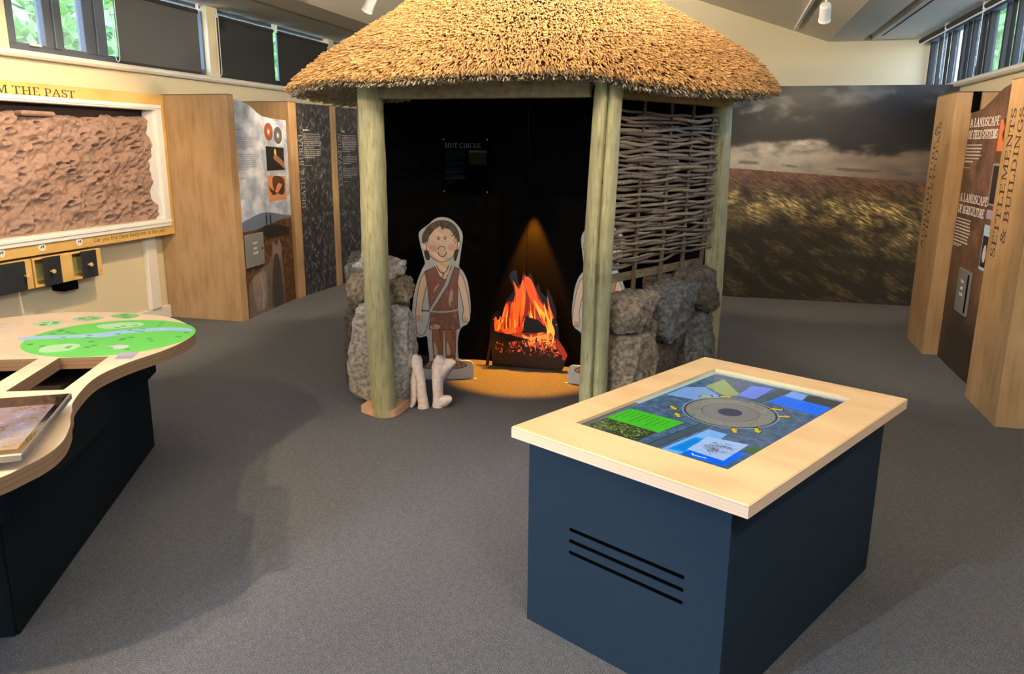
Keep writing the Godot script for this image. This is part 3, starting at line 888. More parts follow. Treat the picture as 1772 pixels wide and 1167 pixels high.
func build_stands() -> void:
	stand(-4.975, -4.19, -6.32, -6.212, "tall wide oak stand beside the footprint cast")
	stand(-4.975, -4.262, -7.51, -7.365, "oak stand between the sky board and the dark burial board")
	stand(-4.975, -4.235, -8.325, -8.205, "thin oak stand between the two dark rock boards")
	var r1 := stand(1.64, 2.175, -7.31, -6.73, "oak stand lettered agriculture and field systems next to the mural")
	var r2 := stand(1.657, 2.175, -5.60, -4.99, "oak stand lettered settlements and buildings at the edge of the picture")
	var up := Vector3.UP
	var far := Vector3(0, 0, -1)
	lettering(r1, "AGRICULTURE &", Vector3(1.64, 0.79, -7.165) - r1.position, up, far, 1.0, 0.075, mats.ink)
	lettering(r1, "FIELD SYSTEMS", Vector3(1.64, 0.89, -7.065) - r1.position, up, far, 0.92, 0.075, mats.ink)
	lettering(r2, "SETTLEMENTS", Vector3(1.657, 0.95, -5.44) - r2.position, up, far, 0.89, 0.085, mats.ink)
	lettering(r2, "& BUILDINGS", Vector3(1.657, 1.05, -5.30) - r2.position, up, far, 0.79, 0.085, mats.ink)
	bx("dark_strip", Vector3(1.775, 1.94, -6.726) - r1.position, Vector3(0.055, 0.15, 0.008), mats.black, r1, 0.0)
	rng.seed = 900
	# sky and moor board
	var P := Paint.new(512, 1000, Color.GRAY)
	var g := mixed(grey(512, 1000, 0.009, 81, 4, 1, 1), grey(512, 1000, 0.02, 82, 4, 4, 1), 0.3)
	var heath := mixed(grey(512, 1000, 0.03, 83, 4), grey(512, 1000, 0.15, 84, 2), 0.5)
	for y in 1000:
		for x in 512:
			var c: Color
			var q := g[y * 512 + x] / 255.0
			var hy := 582.0 + 14.0 * sin(x * 0.008 + 1.0)
			if y < 540 - 18.0 * sin(x * 0.010 - 0.6):
				c = Color(0.52, 0.56, 0.63).lerp(Color(0.76, 0.78, 0.82), clampf((q - 0.3) * 1.9 + 0.1, 0, 1))
			elif y < hy:
				c = Color(0.30, 0.34, 0.42).lerp(Color(0.38, 0.42, 0.50), q)
			else:
				var e := heath[y * 512 + x] / 255.0
				c = Color(0.12, 0.08, 0.05).lerp(Color(0.55, 0.33, 0.18), clampf((e - 0.28) * 1.9, 0, 1))
			P.im.set_pixel(x, y, c)
	var U := func(u: float, y: float) -> Vector2: return Vector2(u / 1.045 * 512.0, (2.0 - y) * 500.0)
	P.bars(8, 138, 90, 1, 9, Color(0.40, 0.43, 0.50), rng)
	P.bars(8, 172, 165, 6, 9.5, Color(0.44, 0.47, 0.55), rng)
	P.bars(8, 246, 170, 8, 9.5, Color(0.44, 0.47, 0.55), rng)
	P.bars(8, 352, 120, 1, 9, Color(0.44, 0.47, 0.55), rng)
	for e in [[0.65, 1.712, 0.085, Color(0.55, 0.26, 0.15), Color(0.33, 0.14, 0.09)], [0.85, 1.68, 0.085, Color(0.33, 0.31, 0.30), Color(0.20, 0.18, 0.18)]]:
		var cc: Vector2 = U.call(e[0], e[1])
		P.ell(cc, 44, 41, e[4])
		P.ell(cc + Vector2(-1, -1), 41, 38, e[3])
		P.ell(cc, 25, 24, (e[3] as Color).darkened(0.15))
		P.ell(cc, 22, 21, (e[3] as Color).lightened(0.12))
		P.ell(cc, 11, 11, Color(0.75, 0.72, 0.70))
	P.poly([U.call(0.57, 1.577), U.call(0.962, 1.56), U.call(0.962, 1.344), U.call(0.57, 1.344)], Color(0.06, 0.05, 0.05))
	P.blob([U.call(0.78, 1.50), U.call(0.84, 1.47), U.call(0.95, 1.42), U.call(0.95, 1.36), U.call(0.86, 1.40), U.call(0.76, 1.44), U.call(0.72, 1.47)], Color(0.55, 0.38, 0.26))
	P.blob([U.call(0.76, 1.55), U.call(0.79, 1.53), U.call(0.78, 1.49), U.call(0.745, 1.51)], Color(0.95, 0.72, 0.35))
	P.poly([U.call(0.565, 1.303), U.call(0.965, 1.28), U.call(0.965, 1.05), U.call(0.565, 1.05)], Color(0.72, 0.49, 0.33))
	P.blob([U.call(0.68, 1.28), U.call(0.90, 1.27), U.call(0.93, 1.18), U.call(0.80, 1.22), U.call(0.70, 1.14)], Color(0.30, 0.17, 0.10))
	P.blob([U.call(0.58, 1.20), U.call(0.66, 1.16), U.call(0.86, 1.10), U.call(0.93, 1.14), U.call(0.90, 1.20), U.call(0.78, 1.13), U.call(0.66, 1.11)], Color(0.24, 0.13, 0.09))
	for w in [0.49, 0.575]:
		P.ell(U.call(w, 0.935), 5, 6, Color(0.07, 0.08, 0.10))
		P.poly([U.call(w - 0.016, 0.92), U.call(w + 0.016, 0.92), U.call(w + 0.014, 0.80), U.call(w - 0.014, 0.80)], Color(0.07, 0.08, 0.10))
	P.poly([U.call(0.28, 0.79), U.call(0.45, 0.83), U.call(0.70, 0.82), U.call(0.99, 0.76), U.call(0.99, 0.69), U.call(0.5, 0.70)], Color(0.10, 0.07, 0.05))
	# grazing pony seen from behind, printed
	P.blob([U.call(0.60, 0.60), U.call(0.645, 0.645), U.call(0.685, 0.60), U.call(0.76, 0.62), U.call(0.775, 0.56), U.call(0.79, 0.40), U.call(0.80, 0.12), U.call(0.70, -0.05), U.call(0.1, -0.05), U.call(0.04, 0.16), U.call(0.08, 0.34), U.call(0.32, 0.43), U.call(0.48, 0.47), U.call(0.56, 0.55)], Color(0.38, 0.33, 0.29))
	P.blob([U.call(0.575, 0.60), U.call(0.60, 0.665), U.call(0.64, 0.62), U.call(0.70, 0.625), U.call(0.735, 0.67), U.call(0.77, 0.60), U.call(0.76, 0.50), U.call(0.68, 0.45), U.call(0.60, 0.50)], Color(0.46, 0.40, 0.35))
	P.blob([U.call(0.62, 0.52), U.call(0.70, 0.50), U.call(0.74, 0.30), U.call(0.76, 0.02), U.call(0.52, 0.02), U.call(0.55, 0.35)], Color(0.22, 0.19, 0.175))
	P.blob([U.call(0.12, 0.32), U.call(0.3, 0.40), U.call(0.40, 0.36), U.call(0.38, 0.08), U.call(0.2, 0.05)], Color(0.50, 0.44, 0.40))
	for k in 260:
		var pu := rng.randf_range(0.1, 0.75)
		var pv := rng.randf_range(0.03, 0.42)
		P.line([U.call(pu, pv), U.call(pu + 0.015, pv - 0.05)], 2.0, Color(0.30, 0.26, 0.24).lerp(Color(0.55, 0.49, 0.45), rng.randf() * 0.8) if pu < 0.42 else Color(0.16, 0.14, 0.13).lerp(Color(0.34, 0.30, 0.27), rng.randf()))
	P.line([U.call(0.30, 0.36), U.call(0.34, 0.2), U.call(0.31, 0.03)], 5.0, Color(0.66, 0.62, 0.58))
	var pr := PackedVector2Array([Vector2(0, 0), Vector2(1.0448, 0), Vector2(1.0448, 1.83), Vector2(0.741, 1.836), Vector2(0.525, 1.853), Vector2(0.44, 1.878), Vector2(0.367, 1.91), Vector2(0.30, 1.935), Vector2(0.2, 1.958), Vector2(0.10, 1.972), Vector2(0, 1.982)])
	var b1 := board(Vector2(-4.20, -6.325), Vector2(-4.30, -7.362), pr, P.im, 2.0, "curved top board printed with sky, moorland, a pony and small photographs")
	hatch(b1, 0.02 - 0.522, 0.375 - 0.522, 0.475, 0.778, false)
	for y in [1.62, 1.0]:
		fixing(b1, 0.505, y)
	# dark rock boards
	var rk := contrast(mixed(grey(384, 768, 0.02, 91, 5), grey(384, 768, 0.09, 92, 3, 1, 2), 0.6), 1.5)
	for k in 2:
		var l: float = [0.69, 0.975][k]
		var R := Paint.new(384, 768, Color.BLACK)
		R.im = ramp_image(384, 768, rk, [Color(0.05, 0.05, 0.05), Color(0.12, 0.12, 0.12), Color(0.24, 0.24, 0.245), Color(0.62, 0.62, 0.62)])
		var s := 384.0 / l
		R.bars(0.145 * s, 100, 0.19 * s if k == 0 else 0.13 * s, 1, 12, Color(0.74, 0.72, 0.70), rng)
		for q in ([[116, 8], [178, 5]] if k == 0 else [[118, 10], [208, 5], [260, 6]]):
			R.bars(0.145 * s, q[0], 0.37 * s, q[1], 7.6, Color(0.60, 0.58, 0.56), rng)
		R.bars(0.15 * s, 240 if k == 0 else 316, 0.24 * s, 1, 7, Color(0.50, 0.48, 0.46), rng)
		var a := Vector2(-4.283, -7.512) if k == 0 else Vector2(-4.245, -8.327)
		var b := Vector2(-4.249, -8.203) if k == 0 else Vector2(-4.22, -9.30)
		var d := board(a, b, PackedVector2Array([Vector2(0, 0), Vector2(l, 0), Vector2(l, 2.01), Vector2(0, 2.01)]), R.im, 2.01, ["dark rock board lettered death and burial", "dark rock board lettered excavation partly behind the hut post"][k])
		if k == 0:
			lettering(d, "DEATH & BURIAL", Vector3(0.125 - l * 0.5, 0.935, 0.001), up, Vector3.LEFT, 0.785, 0.075, mats.ink_grey)
		else:
			lettering(d, "EXCAVATION", Vector3(0.115 - l * 0.5, 1.13, 0.001), up, Vector3.LEFT, 0.59, 0.075, mats.ink_grey)
	# russet board
	var Q := Paint.new(512, 900, Color.BLACK)
	g = mixed(grey(512, 900, 0.008, 101, 5), grey(512, 900, 0.05, 102, 3), 0.35)
	for y in 900:
		for x in 512:
			var q := g[y * 512 + x] / 255.0
			var c := Color(0.29, 0.20, 0.155).lerp(Color(0.50, 0.36, 0.29), clampf(q * 1.7 - 0.35, 0, 1))
			var gr := clampf((y - 430.0) / 220.0, 0, 1)
			c = c.lerp(Color(0.20, 0.16, 0.10).lerp(Color(0.40, 0.30, 0.16), q), gr * clampf(1.2 - x / 420.0, 0, 1))
			c = c.lerp(Color(0.10, 0.08, 0.065).lerp(Color(0.20, 0.15, 0.11), q), clampf((y - 640.0) / 160.0, 0, 0.9))
			c = c.lerp(Color(0.22, 0.16, 0.11), clampf(1.0 - x / 90.0, 0, 0.6))
			Q.im.set_pixel(x, y, c)
	var V := func(u: float, y: float) -> Vector2: return Vector2(u / 1.095 * 512.0, (2.02 - y) / 2.02 * 900.0)
	var tw := Color(0.78, 0.76, 0.75)
	Q.bars(6, 172, 175, 6, 10.5, tw, rng)
	Q.bars(6, 245, 120, 1, 8, tw, rng)
	Q.bars(6, 410, 178, 9, 10.5, tw, rng)
	Q.bars(6, 500, 130, 1, 8, tw, rng)
	Q.poly([V.call(0.70, 1.79), V.call(0.86, 1.79), V.call(0.86, 1.59), V.call(0.70, 1.59)], Color(0.82, 0.45, 0.26))
	Q.blob([V.call(0.76, 1.79), V.call(0.80, 1.74), V.call(0.77, 1.70), V.call(0.82, 1.64), V.call(0.85, 1.70), V.call(0.85, 1.79)], Color(0.25, 0.10, 0.06))
	Q.poly([V.call(0.68, 1.51), V.call(0.95, 1.51), V.call(0.95, 1.235), V.call(0.68, 1.235)], Color(0.55, 0.53, 0.52))
	Q.poly([V.call(0.70, 1.495), V.call(0.95, 1.495), V.call(0.95, 1.245), V.call(0.70, 1.245)], Color(0.12, 0.12, 0.11))
	Q.poly([V.call(0.69, 1.205), V.call(0.90, 1.205), V.call(0.90, 1.145), V.call(0.69, 1.145)], Color(0.62, 0.56, 0.66))
	Q.poly([V.call(0.69, 1.105), V.call(0.90, 1.105), V.call(0.90, 0.80), V.call(0.69, 0.80)], Color(0.62, 0.74, 0.84))
	Q.poly([V.call(0.70, 1.03), V.call(0.90, 1.03), V.call(0.90, 0.82), V.call(0.70, 0.82)], Color(0.10, 0.10, 0.10))
	Q.blob([V.call(0.74, 0.95), V.call(0.78, 0.97), V.call(0.80, 0.90), V.call(0.77, 0.85), V.call(0.73, 0.88)], Color(0.75, 0.74, 0.74))
	var pq := PackedVector2Array([Vector2(0, 0), Vector2(1.095, 0), Vector2(1.095, 2.02), Vector2(0.80, 2.01), Vector2(0.68, 1.995), Vector2(0.58, 1.97), Vector2(0.45, 1.925), Vector2(0.35, 1.90), Vector2(0.29, 1.882), Vector2(0.15, 1.868), Vector2(0, 1.861)])
	var b2 := board(Vector2(1.747, -6.712), Vector2(1.747, -5.617), pq, Q.im, 2.02, "russet board about field systems and agriculture between two oak stands")
	for k in 2:
		var yy: float = [1.757, 1.222][k]
		lettering(b2, "A LANDSCAPE", Vector3(0.02 - 0.5475, yy, 0.001), Vector3.RIGHT, up, 0.66, 0.062, mats.ink_white)
		lettering(b2, ["OF FIELD SYSTEMS", "OF AGRICULTURE"][k], Vector3(0.02 - 0.5475, yy - 0.085, 0.001), Vector3.RIGHT, up, [0.66, 0.62][k], 0.062, mats.ink_white)
	hatch(b2, 0.312 - 0.5475, 0.605 - 0.5475, 0.437, 0.754, true)
	fixing(b2, -0.535, 0.308)
	# moorland mural
	var m := node("mural", Vector3(0.435, 0, -8.88))
	tag(m, "wall sized photograph of a dark cloudy moorland standing across the gallery", "mural")
	rect_sheet("printed_face", 3.47, 2.215, 0.03, print_mat(mural_image(), 0.6), mats.black, Transform3D(Basis.IDENTITY, Vector3(-1.735, 0, -0.02)), m)

func mural_image() -> Image:
	var w := 1024
	var h := 654
	var cl := mixed(grey(w, h, 0.006, 111, 5, 2, 1), grey(w, h, 0.02, 112, 4, 2, 1), 0.35)
	var gr := grey(w, h, 0.010, 113, 4)
	var st := FastNoiseLite.new()
	st.seed = 114
	st.frequency = 0.05
	st.fractal_octaves = 3
	var im := Image.create(w, h, false, Image.FORMAT_RGB8)
	for y in h:
		for x in w:
			var X := -1.3 + x / float(w) * 3.47
			var Y := 2.215 * (1.0 - y / float(h))
			var q := cl[y * w + x] / 255.0
			var hor := 1.392 - 0.06 * X
			var c: Color
			if Y > hor:
				var base := 0.075 + 0.14 * smoothstep(1.90, 2.15, Y)
				base = lerpf(base, 0.055, smoothstep(0.55, 0.40, q) * smoothstep(2.25, 1.9, Y) * 0.6)
				var low := smoothstep(1.66 + 0.30 * (q - 0.5) + 0.05 * sin(X * 2.3 + 1.5), 1.52 + 0.30 * (q - 0.5), Y)
				var lc := Color(0.70, 0.67, 0.61).lerp(Color(0.50, 0.44, 0.40), smoothstep(0.5, 1.6, X))
				c = Color(base * 1.0, base * 1.03, base * 1.02)
				c = c.lerp(Color(0.46, 0.45, 0.43), smoothstep(0.55, 0.75, q) * smoothstep(0.16, 0.0, absf(Y - 1.99 + 0.03 * X)) * 0.8 * smoothstep(1.6, 0.6, X))
				c = c.lerp(Color(0.40, 0.41, 0.40), smoothstep(0.42, 0.72, q) * smoothstep(1.98, 2.1, Y) * 0.75)
				c = c.lerp(lc, low * clampf(0.72 + 0.5 * (q - 0.4), 0.0, 1.0))
				c = c.lerp(Color(0.28, 0.28, 0.26), smoothstep(0.5, 0.7, gr[(y * 3 % h) * w + x] / 255.0) * smoothstep(0.03, 0.0, absf(Y - hor - 0.07)) * 0.9)
			else:
				var d := hor - Y
				var al := x * 0.90 + y * 0.44
				var ac := y * 0.90 - x * 0.44
				var fine := st.get_noise_2d(al * 0.55, ac * 3.2)
				var tuft := st.get_noise_2d(al * 0.16 + 300.0, ac * 0.55)
				var p := gr[y * w + x] / 255.0
				var band := smoothstep(0.07, 0.30, d) * smoothstep(0.78, 0.38, d + 0.10 * sin(X * 2.1))
				var yel := band * clampf(0.55 + 1.3 * (p - 0.5) + 0.35 * tuft, 0.0, 1.0) + 0.22 * smoothstep(0.45, 0.75, d) * clampf(tuft * 2.2 + (p - 0.45) * 2.0, 0.0, 1.0)
				c = Color(0.15, 0.13, 0.095).lerp(Color(0.34, 0.245, 0.19), smoothstep(0.30, 0.03, d))
				c = c.lerp(Color(0.64, 0.57, 0.38), clampf(yel * (0.85 + 0.6 * fine), 0, 1))
				c = c * (1.0 + 0.55 * fine + 0.25 * tuft)
			im.set_pixel(x, y, c)
	return im

# ---------------------------------------------------------------- the thatched hut
func stone_mesh(half: Vector3, sd: int, m: Material) -> ArrayMesh:
	rng.seed = sd
	var nz := FastNoiseLite.new()
	nz.seed = sd
	nz.frequency = 5.0
	nz.fractal_octaves = 3
	var cuts: Array = []
	for k in 16:
		cuts.append([Vector3(rng.randfn(), rng.randfn(), rng.randfn()).normalized(), rng.randf_range(0.90, 1.22)])
	var b := MB.new()
	var N := 18
	for ax in 3:
		for sg in [-1.0, 1.0]:
			var pts: Array[Vector3] = []
			for j in N + 1:
				for i in N + 1:
					var d := Vector3.ZERO
					d[ax] = sg
					d[(ax + 1) % 3] = -1.0 + 2.0 * i / N
					d[(ax + 2) % 3] = -1.0 + 2.0 * j / N
					var r := pow(pow(absf(d.x), 7.0) + pow(absf(d.y), 7.0) + pow(absf(d.z), 7.0), 1.0 / 7.0)
					var p := d / r
					for c in cuts:
						var over: float = p.dot(c[0]) - c[1]
						if over > 0.0:
							p -= c[0] * over * 0.95
					var w := p * half
					w += p.normalized() * (0.026 * nz.get_noise_3dv(w) + 0.020 * nz.get_noise_3dv(w * 3.3) + 0.007 * nz.get_noise_3dv(w * 9.0))
					pts.append(w)
			var nr: Array[Vector3] = []
			for j in N + 1:
				for i in N + 1:
					var e := pts[j * (N + 1) + mini(i + 1, N)] - pts[j * (N + 1) + maxi(i - 1, 0)]
					var f := pts[mini(j + 1, N) * (N + 1) + i] - pts[maxi(j - 1, 0) * (N + 1) + i]
					var n := e.cross(f).normalized()
					nr.append(n if n.dot(pts[j * (N + 1) + i]) > 0 else -n)
			for j in N:
				for i in N:
					var a := j * (N + 1) + i
					b.tri(pts[a], pts[a + 1], pts[a + N + 2], nr[a], nr[a + 1], nr[a + N + 2])
					b.tri(pts[a], pts[a + N + 2], pts[a + N + 1], nr[a], nr[a + N + 2], nr[a + N + 1])
	return b.to(ArrayMesh.new(), m)

func stone(parent: Node, at: Vector3, half: Vector3, turn: float, sd: int, kind: int) -> void:
	var o := MeshInstance3D.new()
	o.name = "stone"
	o.mesh = stone_mesh(half, sd, mats["stone%d" % kind])
	parent.add_child(o, true)
	o.position = at
	o.rotation.y = turn

func ring_normal(rings: Array, k: int, s: int) -> Vector3:
	var r: Array = rings[k]
	var m := r.size()
	var up: Vector3 = rings[mini(k + 1, rings.size() - 1)][s] - rings[maxi(k - 1, 0)][s]
	var e: Vector3 = r[(s + 1) % m] - r[(s - 1 + m) % m]
	var n := up.cross(e).normalized()
	var out: Vector3 = r[s] - r[(s + m / 2) % m]
	return n if n.dot(out) > 0.0 else -n

func post(parent: Node, base: Vector3, top: Vector3, r: float, sd: int, label := "", split := false) -> void:
	rng.seed = sd
	var b := MB.new()
	var nz := FastNoiseLite.new()
	nz.seed = sd
	nz.frequency = 1.5
	var N := 26
	var S := 72 if split else 32
	var rings: Array = []
	for k in N + 1:
		var t := float(k) / N
		var c := base.lerp(top, t) + Vector3(0.008 * sin(t * 5.0 + sd), 0, 0.006 * cos(t * 4.0 + sd))
		var ring: Array[Vector3] = []
		for s in S:
			var a := TAU * s / S
			var rr := r * (1.0 - 0.04 * t) + 0.006 * nz.get_noise_3d(cos(a) * 0.5, t * 3.0, sin(a) * 0.5) + 0.003 * nz.get_noise_3d(cos(a) * 3.0, t * 20.0, sin(a) * 3.0)
			if split:
				var da := absf(wrapf(a - deg_to_rad(83.0), -PI, PI))
				rr -= 0.012 * exp(-da * da / 0.06) + 0.030 * exp(-da * da / 0.004)
			ring.append(c + Vector3(cos(a), 0, sin(a)) * rr)
		rings.append(ring)
	for k in N:
		for s in S:
			var q := (s + 1) % S
			var n0 := ring_normal(rings, k, s)
			var n1 := ring_normal(rings, k, q)
			var n2 := ring_normal(rings, k + 1, q)
			var n3 := ring_normal(rings, k + 1, s)
			b.tri(rings[k][s], rings[k][q], rings[k + 1][q], n0, n1, n2)
			b.tri(rings[k][s], rings[k + 1][q], rings[k + 1][s], n0, n2, n3)
	for s in S:
		b.tri(top, rings[N][s], rings[N][(s + 1) % S], Vector3.UP, Vector3.UP, Vector3.UP)
		b.tri(base, rings[0][s], rings[0][(s + 1) % S], Vector3.DOWN, Vector3.DOWN, Vector3.DOWN)
	var o := obj("post", b, mats.post, parent)
	if label != "":
		o.set_meta("label", label)

const HC := Vector3(-1.26, 0, -5.25)
const EAVE := [[-180.0, 1.915], [-110.0, 1.9], [-99.0, 1.89], [-84.0, 1.91], [-60.0, 1.91], [-40.0, 1.915], [-29.0, 1.923], [-17.0, 1.908], [-8.0, 1.915], [8.0, 1.927], [19.0, 1.936], [24.0, 1.931], [29.0, 1.921], [33.0, 1.897], [40.0, 1.887], [47.0, 1.871], [67.0, 1.885], [90.0, 1.915], [107.0, 1.93], [180.0, 1.915]]

func eave(a: float) -> float: # a in degrees, 0 = towards +z, 90 = +x
	for k in EAVE.size() - 1:
		if a <= EAVE[k + 1][0]:
			return lerpf(EAVE[k][1], EAVE[k + 1][1], smoothstep(EAVE[k][0], EAVE[k + 1][0], a))
	return 1.85

const PROF := [Vector2(1.48, 0.0), Vector2(1.515, 0.008), Vector2(1.52, 0.025), Vector2(1.475, 0.075), Vector2(1.41, 0.13), Vector2(1.31, 0.21), Vector2(1.165, 0.305), Vector2(1.02, 0.40), Vector2(0.88, 0.495), Vector2(0.735, 0.60), Vector2(0.56, 0.715), Vector2(0.37, 0.795), Vector2(0.18, 0.835), Vector2(0.0, 0.845)]

func thatch_at(s: float, a: float) -> Array: # s along PROF 0..1, a radians -> [point, outward normal, downslope]
	var x := clampf(s, 0.0, 0.99999) * (PROF.size() - 1)
	var i := int(x)
	var p0: Vector2 = PROF[i]
	var p1: Vector2 = PROF[i + 1]
	var p := p0.lerp(p1, x - i)
	var e := eave(rad_to_deg(wrapf(a, -PI, PI)))
	var y := lerpf(e, 1.885, clampf(p.y / 0.5, 0, 1)) + p.y
	var out := Vector3(sin(a), 0, cos(a))
	p.x += 0.085 * maxf(sin(a), 0.0) * sin(PI * clampf(p.y / 0.62, 0.0, 1.0))
	var d := (p0 - p1).normalized()
	return [HC + out * p.x + Vector3.UP * y, (out * -d.y + Vector3.UP * d.x).normalized(), (out * d.x + Vector3.UP * d.y).normalized()]

func reeds(parent: Node, called: String, count: int, kind: int) -> void:
	var q := MB.new()
	q.tube([Vector3.ZERO, Vector3(0, 1, 0)], [0.0029, 0.0027], 5)
	var mm := MultiMesh.new()
	mm.transform_format = MultiMesh.TRANSFORM_3D
	mm.use_colors = true
	mm.mesh = q.to(ArrayMesh.new(), mats.straw)
	mm.instance_count = count
	for k in count:
		var a := rng.randf() * TAU - PI
		var s := 0.0
		if kind == 0: # slope: even by area
			var rr := sqrt(rng.randf_range(0.0005, 1.0)) * 1.52
			for i in range(2, PROF.size() - 1):
				if rr >= PROF[i + 1].x:
					s = (i + clampf((PROF[i].x - rr) / (PROF[i].x - PROF[i + 1].x), 0, 1)) / (PROF.size() - 1)
					break
		else:
			s = rng.randf_range(0.0, 2.2) / (PROF.size() - 1)
		var w: Array = thatch_at(s, a)
		var p: Vector3 = w[0]
		var n: Vector3 = w[1]
		var d: Vector3 = w[2]
		var side := n.cross(d)
		var dir: Vector3
		var l: float
		if kind == 0:
			dir = (d + n * rng.randf_range(0.12, 0.62) + side * rng.randfn() * 0.22).normalized()
			l = rng.randf_range(0.025, 0.052)
			p += n * rng.randf_range(-0.012, 0.004)
		elif kind == 1:
			dir = (Vector3(sin(a), 0, cos(a)) * 0.6 + Vector3.DOWN * rng.randf_range(0.3, 0.9) + side * rng.randfn() * 0.2).normalized()
			l = rng.randf_range(0.014, 0.032)
			p += n * -0.012
		else: # cut underside, reeds running in towards the ring beam
			var f := sqrt(rng.randf_range(0.42, 1.0))
			var out := Vector3(sin(a), 0, cos(a))
			p = HC + out * 1.49 * f + Vector3.UP * (eave(rad_to_deg(a)) + 0.004 + 0.10 * (1.0 - f))
			dir = (out + Vector3.DOWN * rng.randf_range(0.25, 1.1) + Vector3(out.z, 0, -out.x) * rng.randfn() * 0.3).normalized()
			l = rng.randf_range(0.03, 0.055)
		var x := dir.cross(Vector3(0.3, 0.5, 0.8)).normalized()
		var bs := Basis(x * rng.randf_range(0.9, 1.5), dir * l, x.cross(dir) * rng.randf_range(0.9, 1.5))
		mm.set_instance_transform(k, Transform3D(bs, p))
		var t := rng.randf()
		var c := Color(0.31, 0.165, 0.055).lerp(Color(0.60, 0.345, 0.125), t)
		if kind == 2:
			c = Color(0.27, 0.20, 0.12).lerp(Color(0.47, 0.38, 0.25), t)
		elif kind == 1:
			c = Color(0.26, 0.165, 0.075).lerp(Color(0.46, 0.31, 0.15), t)
		mm.set_instance_color(k, c)
	var o := MultiMeshInstance3D.new()
	o.name = called
	o.multimesh = mm
	o.set_meta("kind", "stuff")
	parent.add_child(o, true)

func rod_line(t: Transform3D, s0: float, s1: float, y: float, phase: float, amp: float, tilt: float, r: float, sd: int) -> MB:
	rng.seed = sd
	var f1 := rng.randf_range(2.0, 5.0)
	var f2 := rng.randf() * TAU
	var pts := []
	var rad := []
	var n := 26
	var flip := rng.randf() < 0.5
	for k in n + 1:
		var q := float(k) / n
		var s := lerpf(s0, s1, q)
		pts.append(t * Vector3(s, y + tilt * (s - 0.64) + 0.006 * sin(s * f1 * 3.0 + f2) + 0.004 * sin(s * 17.0 + f2), amp * cos(PI * (s - 0.125) / 0.255 + phase)))
		rad.append(r * lerpf(1.15, 0.7, q if flip else 1.0 - q))
	var b := MB.new()
	b.tube(pts, rad, 7)
	return b

func wattle(hut: Node, t: Transform3D, sd: int) -> void:
	var w := node("wattle_screen", Vector3.ZERO, 0.0, hut)
	var ss := [0.125, 0.38, 0.66, 0.90, 1.135]
	for k in 5:
		var b := MB.new()
		b.tube([t * Vector3(ss[k] - 0.03, 0.60, 0), t * Vector3(ss[k] - 0.01, 1.1, 0.003), t * Vector3(ss[k] + 0.01, 1.5, -0.003), t * Vector3(ss[k] + 0.025, 1.90, 0)], [0.0165, 0.012, 0.010, 0.009], 9)
		obj("stake", b, mats.rod2, w)
	for k in 37:
		var y := 0.958 + k * 0.0228
		rng.seed = sd + k * 7
		var s0 := 0.055 + rng.randf() * 0.02
		var s1 := 1.215 - rng.randf() * 0.03
		var tilt := 0.0
		if k == 0:
			tilt = 0.03
		elif rng.randf() < 0.35:
			tilt = rng.randf_range(-0.012, 0.02)
		obj("withy", rod_line(t, s0, s1, y + rng.randf_range(-0.004, 0.004), PI * (k % 2), 0.017, tilt, rng.randf_range(0.0088, 0.0122), sd + k), mats["rod%d" % [0, 0, 1, 2, 0, 1][(k * 5 + sd) % 6]], w)
		if rng.randf() < 0.45: # a second thinner rod lies along part of the row
			var a := rng.randf_range(0.06, 0.6)
			obj("withy", rod_line(t, a, minf(a + rng.randf_range(0.35, 0.6), 1.2), y + 0.0115, PI * (k % 2), 0.020, rng.randf_range(-0.03, 0.03), 0.007, sd + 100 + k), mats["rod%d" % (k % 3)], w)

